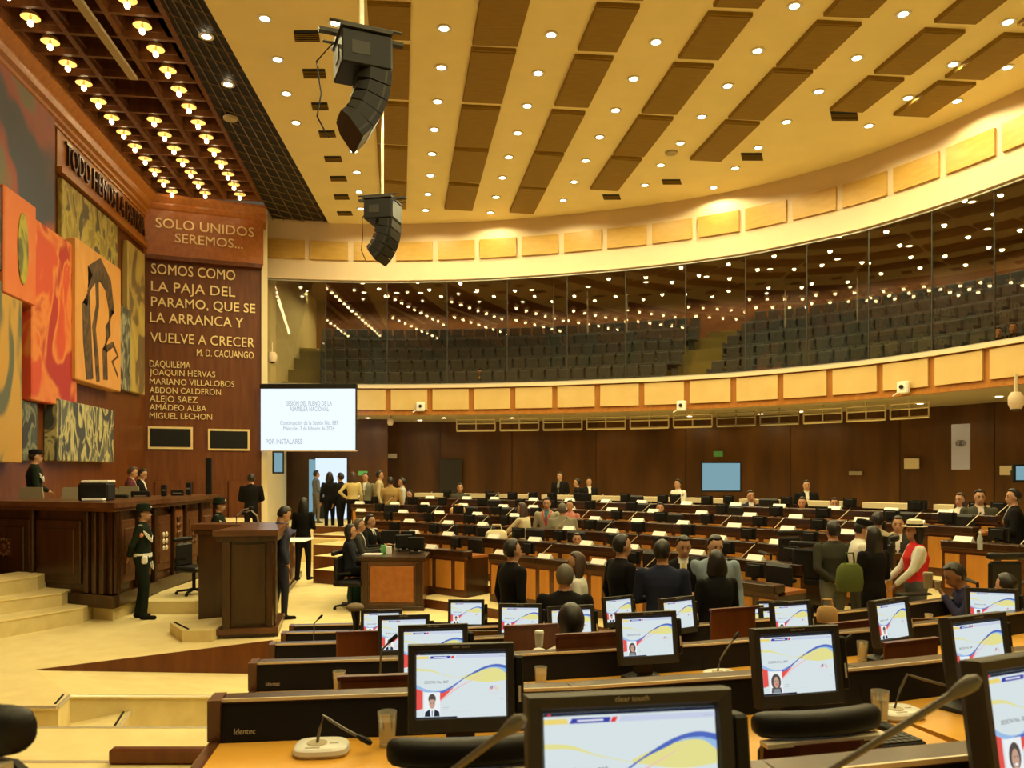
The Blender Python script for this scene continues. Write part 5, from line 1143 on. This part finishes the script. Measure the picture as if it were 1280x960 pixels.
P(457,591,22.0,'man in a grey jacket facing the camera beside the woman in yellow',170,top=(.20,.19,.13),bottom=BLK,shirt=WHT,vox=.022)
P(474,588,21.4,'man in a light tan suit facing right',-80,top=(.50,.42,.24),bottom=(.50,.42,.24),shirt=WHT,vox=.022,h=1.76,arms=('front','down'),stride=.12)
P(488,596,21.2,'man in a tan brown jacket seen from behind',5,top=(.34,.22,.08),bottom=(.3,.2,.09),vox=.022,h=1.74,fat=1.15)
P(503,597,22.0,'person in a pale grey checked shirt behind the man in brown',100,top=(.45,.45,.42),vox=.025)
P(314,592,19.2,'man in a black suit standing with his back to the camera by the inscription wall',10,top=BLK,vox=.022,arms='belly')
P(350,632,12.6,'man in a navy suit reading papers, head bowed, beside the lectern',-62,top=(.035,.038,.065),bottom=(.03,.03,.045),shirt=(.35,.4,.5),vox=N,h=1.80,head=(0,26),arms=('down','down'),fat=1.25)
P(379,622,16.2,'woman in a black trouser suit with shoulder-length black hair seen from behind',-8,top=BLK,bottom=BLK,fem=True,long_=.2,vox=.018,h=1.68,arms='front',head=(0,5))
P(437,655,13.7,'woman with dark bobbed hair and navy top seated at the clerks table',-80,pose='sit',top=(.022,.024,.035),fem=True,long_=.06,vox=N,arms='desk',h=1.72)
P(448,648,14.3,'older man seated second at the clerks table',-85,pose='sit',top=CHAR,hair='grey',shirt=WHT,vox=.018,arms='desk',h=1.74)
P(462,643,15.1,'man in a dark suit and white shirt seated farthest at the clerks table',-110,pose='sit',top=BLK,shirt=WHT,tie=BLK,vox=.018,arms='desk',h=1.74)
P(163,583,17.2,'woman in a maroon jacket seated behind the presiding desk',-70,pose='sit',top=MAR,shirt=(.6,.4,.35),fem=True,hair='brown',vox=.022,head=(0,15))
P(175,585,17.8,'woman in black seated behind the presiding desk looking down',-85,pose='sit',top=BLK,shirt=WHT,fem=True,vox=.022,head=(0,20))
GU=(.012,.018,.011)
def guard(x,y,D,lab,face,hat,arms):
    e,U,TL_=P(x,y,D,lab,face,top=GU,bottom=GU,shirt=None,belt=(.8,.78,.7),vox=N,h=1.80,hat=hat,arms=arms,fem=(hat=='bowler'),fat=1.12)
    T=Matrix.Identity(4); hb=MB()
    hb.rings([[(.0+r*math.cos(t)*1.0,.0+r*.78*math.sin(t),z) for t in np.linspace(0,2*math.pi,20,endpoint=False)] for r,z in ((.176,.955),(.178,1.015))],caps=False); hb.build('white_belt',cloth((.85,.83,.76)),e)
    [MB().box(*b_,bev=.02).build('holster',cloth((.85,.83,.76)),e) for b_ in ((-.23,-.16,-.07,.07,.80,.97),(.13,.21,.02,.10,.86,.98))]
    q=MB()
    for i in range(3): q.tube([(.20-.01*i,.0,1.40),(.16,.11,1.30-.03*i),(.06,.145,1.22-.02*i),(.0,.14,1.28)],.008,5)
    for i in range(2): q.tube([(-.14,.08,.92),(-.17,.10,.80-.03*i),(-.10,.14,.78-.03*i),(-.05,.13,.88)],.008,5)
    q.build('braided_cord',cloth((.85,.83,.76)),e)
    for sx in(-1,1): MB().ell((sx*.225,.02,1.30),(.018,.035,.035),nu=8,nv=6).build('shoulder_badge',cloth((.70,.28,.15)),e); MB().ell((sx*.16,.0,1.445),(.05,.03,.012),nu=8,nv=5).build('epaulette',cloth((.6,.58,.5)),e)
guard(178,631,12.6,'guard in dark green uniform and white belt standing before the presiding desk',-75,'bowler','behind')
guard(43,562,14.6,'guard in peaked cap and sunglasses standing behind the presiding desk',-60,'cap','belly')
guard(273,623,15.2,'guard in dark green uniform partly hidden by the lectern',-80,'bowler','down')
P(600,461,27.6,'small figure in yellow seated behind the gallery glass',180,pose='sit',top=YEL,vox=.03,fem=True)
P(1248,409,18.6,'left one of two people behind the gallery glass at right',150,pose='sit',top=BLK,vox=.03); P(1266,403,18.3,'right one of two people behind the gallery glass at right',150,pose='sit',top=BLK,vox=.03)
# belongings
def bag(p,w,d,h_,c,lab,cat='bag'):
    e=empty('bag',p,rnd.uniform(-.5,.5),lab,cat); MB().rings([[(w*k*math.cos(t)*abs(math.cos(t))**-.3 if abs(math.cos(t))>.01 else 0,d*k*math.sin(t),z) for t in np.linspace(.01,2*math.pi+.01,16,endpoint=False)] for k,z in ((.9,0),(1,h_*.3),(.9,h_*.8),(.6,h_))]).build('pouch',cloth(c),e)
    MB().tube([(-w*.5,0,h_*.9),(-w*.35,0,h_*1.4),(w*.35,0,h_*1.4),(w*.5,0,h_*.9)],.012,6).build('strap',cloth(c),e)
bag(atz(620,680,.98)+Vector((0,.3,0)),.22,.12,.24,(.72,.64,.42),'cream handbag on the counter beside the woman with the scarf')
bag(W(1034,778,6.4),.085,.06,.13,(.50,.30,.12),'patterned golden brown bag hanging by the near desks')
bag(W(1062,738,9.0),.17,.12,.30,(.10,.12,.03),'olive green backpack between the white-shirted man and the desks')
for x_,y_,D_,r_,l_ in [(988,662,11.6,20,'empty black office chair left of the man in dark olive'),(1008,676,10.6,-30,'second empty black office chair nearer, left of the man in dark olive'),(1117,668,10.4,60,'black office chair beside the woman in the straw hat'),(1258,690,9.0,0,'black office chair at the right bench')]:
    q_=W(x_,y_,D_); chair((q_.x,q_.y,q_.z-.985),R(r_),l_,None,False)
bag(atz(445,757,.0)+Vector((0,.2,0)),.20,.14,.42,(.02,.09,.08),'dark teal bag on the floor by the clerks table')
bag(W(573,641,19.2),.22,.1,.14,(.62,.42,.20),'tan folded coat on a far counter','coat')
e=empty('wide_brim_hat',W(444,762,6.6),0,'grey brown foam-topped microphone head beside the farthest left monitor','microphone'); MB().ell((0,0,.02),(.075,.075,.035)).build('foam',cloth((.22,.16,.10)),e); MB().tube([(0,0,0),(.01,0,-.10),(0,.0,-.22)],[.04,.03,.012],8).build('holder',M['black'],e); e.name='foam_microphone'
# chairs and equipment
def gchair(p,rz,lab): chair(p,rz,lab,None,False)
gchair((-5.72,13.9,.20),R(-110),'black leather office chair in front of the presiding desk side')
gchair((-2.95,13.55,0),R(-100),'black leather office chair of the woman at the clerks table'); gchair((-2.85,14.6,0),R(-95),'black leather office chair of the man second at the clerks table'); gchair((-3.5,12.9,0),R(30),'empty black office chair behind the clerks') if False else None
def tanchair(x,y,D,lab,rz):
    p=W(x,y,D); e=empty('dais_chair',(p.x,p.y,1.0),rz,lab,'chair','tan chairs on the podium'); hh=p.z-1.0
    MB().rings([[(-w,0,z),(w,0,z),(w*.9,.06,z),(-w*.9,.06,z)] for w,z in ((.22,.5),(.24,hh*.7),(.19,hh))],smooth=False).build('backrest',M['chairtan'],e); box('seat',-.24,.24,.05,.5,.42,.5,'chairtan',e,bev=.02)
    for s_ in((-.2,.08),(.2,.08),(-.2,.45),(.2,.45)): MB().tube([(s_[0],s_[1],0),(s_[0],s_[1],.43)],.02,6).build('leg',M['black'],e)
tanchair(39,609,14.2,'pale tan chair back directly in front of the guard in the cap',0); tanchair(94,609,14.0,'pale tan chair back left of the black printer',.3); tanchair(161,608,16.0,'pale tan chair back beside the woman in maroon',0); tanchair(133,610,14.9,'pale tan chair back right of the black printer',.2)
e=empty('printer',(-7.05,13.15,1.84),.15,'black printer with a pale lid standing on the presiding desk','printer'); e.location=W(122,626,13.25); box('case',-.24,.22,-.2,.2,0,.30,'black',e,bev=.03); box('lid',-.20,.22,-.18,.2,.30,.34,'white',e,bev=.01); box('paper_tray',-.12,.20,-.36,-.2,.02,.05,'paper',e)
for i,(x,y,D,w_,h_,lab) in enumerate([(149,628,14.3,.30,.14,'low black device in the middle of the presiding desk'),(176,627,15.2,.34,.20,'black monitor back before the woman in black on the presiding desk'),(205,621,15.6,.10,.24,'narrow black screen standing on the side of the presiding desk'),(222,621,16.0,.24,.14,'low black telephone console on the presiding desk'),(236,620,16.4,.10,.28,'tall thin black screen at the far end of the presiding desk')]):
    p=W(x,y,D); e=empty('desk_device',p,.2,lab,'device'); box('body',-w_/2,w_/2,-.05,.05,0.02,h_,'black',e,bev=.015); box('foot',-w_/2*.8,w_/2*.8,-.09,.1,0,.02,'bezel',e); box('label_strip',-w_/3,w_/3,-.054,-.05,h_*.5,h_*.6,'grey',e)
for i,(x,y,D,w_,h_,rz,lab) in enumerate([(505,690,14.2,.30,.24,.4,'black monitor on the right of the clerks table'),(520,697,13.9,.30,.22,-.2,'black printer-like device at the front right of the clerks table'),(488,676,15.0,.34,.26,.2,'black monitor in the middle of the clerks table'),(510,672,15.4,.28,.22,0,'black monitor at the far end of the clerks table')]):
    p=W(x,y,D); p.z=.90; e=empty('desk_device',p,rz,lab,'device'); box('body',-w_/2,w_/2,-.03,.04,0.06,h_+.06,'black',e,bev=.015); box('foot',-w_/3,w_/3,-.09,.1,0,.03,'bezel',e); box('neck',-.03,.03,-.01,.03,.02,.09,'black',e)
for i,(x,y,D,w_,d_,h_,m,lab) in enumerate([(480,694,13.9,.10,.07,.14,'green','small green box on the clerks table'),(486,694,13.8,.09,.07,.13,'paper','white cup-like box beside the green one'),(466,694,13.7,.32,.22,.01,'paper','sheets of paper before the woman at the clerks table'),(368,672,14.3,.55,.8,.015,'paper','white papers spread on the table beyond the man in navy'),(497,690,14.3,.10,.08,.12,'white','small white container on the clerks table')]):
    p=W(x,y,D); p.z=.90 if i!=3 else 1.09; o=MB().box(-w_/2,w_/2,-d_/2,d_/2,0,h_,bev=.003).build('paper_sheets' if h_<.03 else 'small_box',M[m],loc=p,label=lab,cat='paper' if h_<.03 else 'box')
p=W(261,619,16.8); MB().box(-.06,.06,-.04,.04,0,.78,bev=.01).build('tall_speaker_column',M['black'],loc=p,rz=.1,label='tall thin black column speaker at the far end of the presiding desk',cat='loudspeaker')
# bottle at the right bench
p=W(1225,687,10.6); e=empty('water_bottle',p,0,'clear plastic water bottle standing on the right bench','bottle'); MB().lathe([(.0,0),(.033,0),(.034,.15),(.014,.20),(.014,.22)],14).build('body',M['bottle'],e); MB().lathe([(.016,.22),(.016,.245),(0,.245)],10).build('cap',M['white'],e)
MB().box(-.12,.12,-.08,.08,0,.03,bev=.01).build('red_cloth',cloth(RED),loc=atz(1000,746,.80-.21*5.2+.74),rz=.3,label='folded red cloth on the honey desk behind the near monitors',cat='cloth')
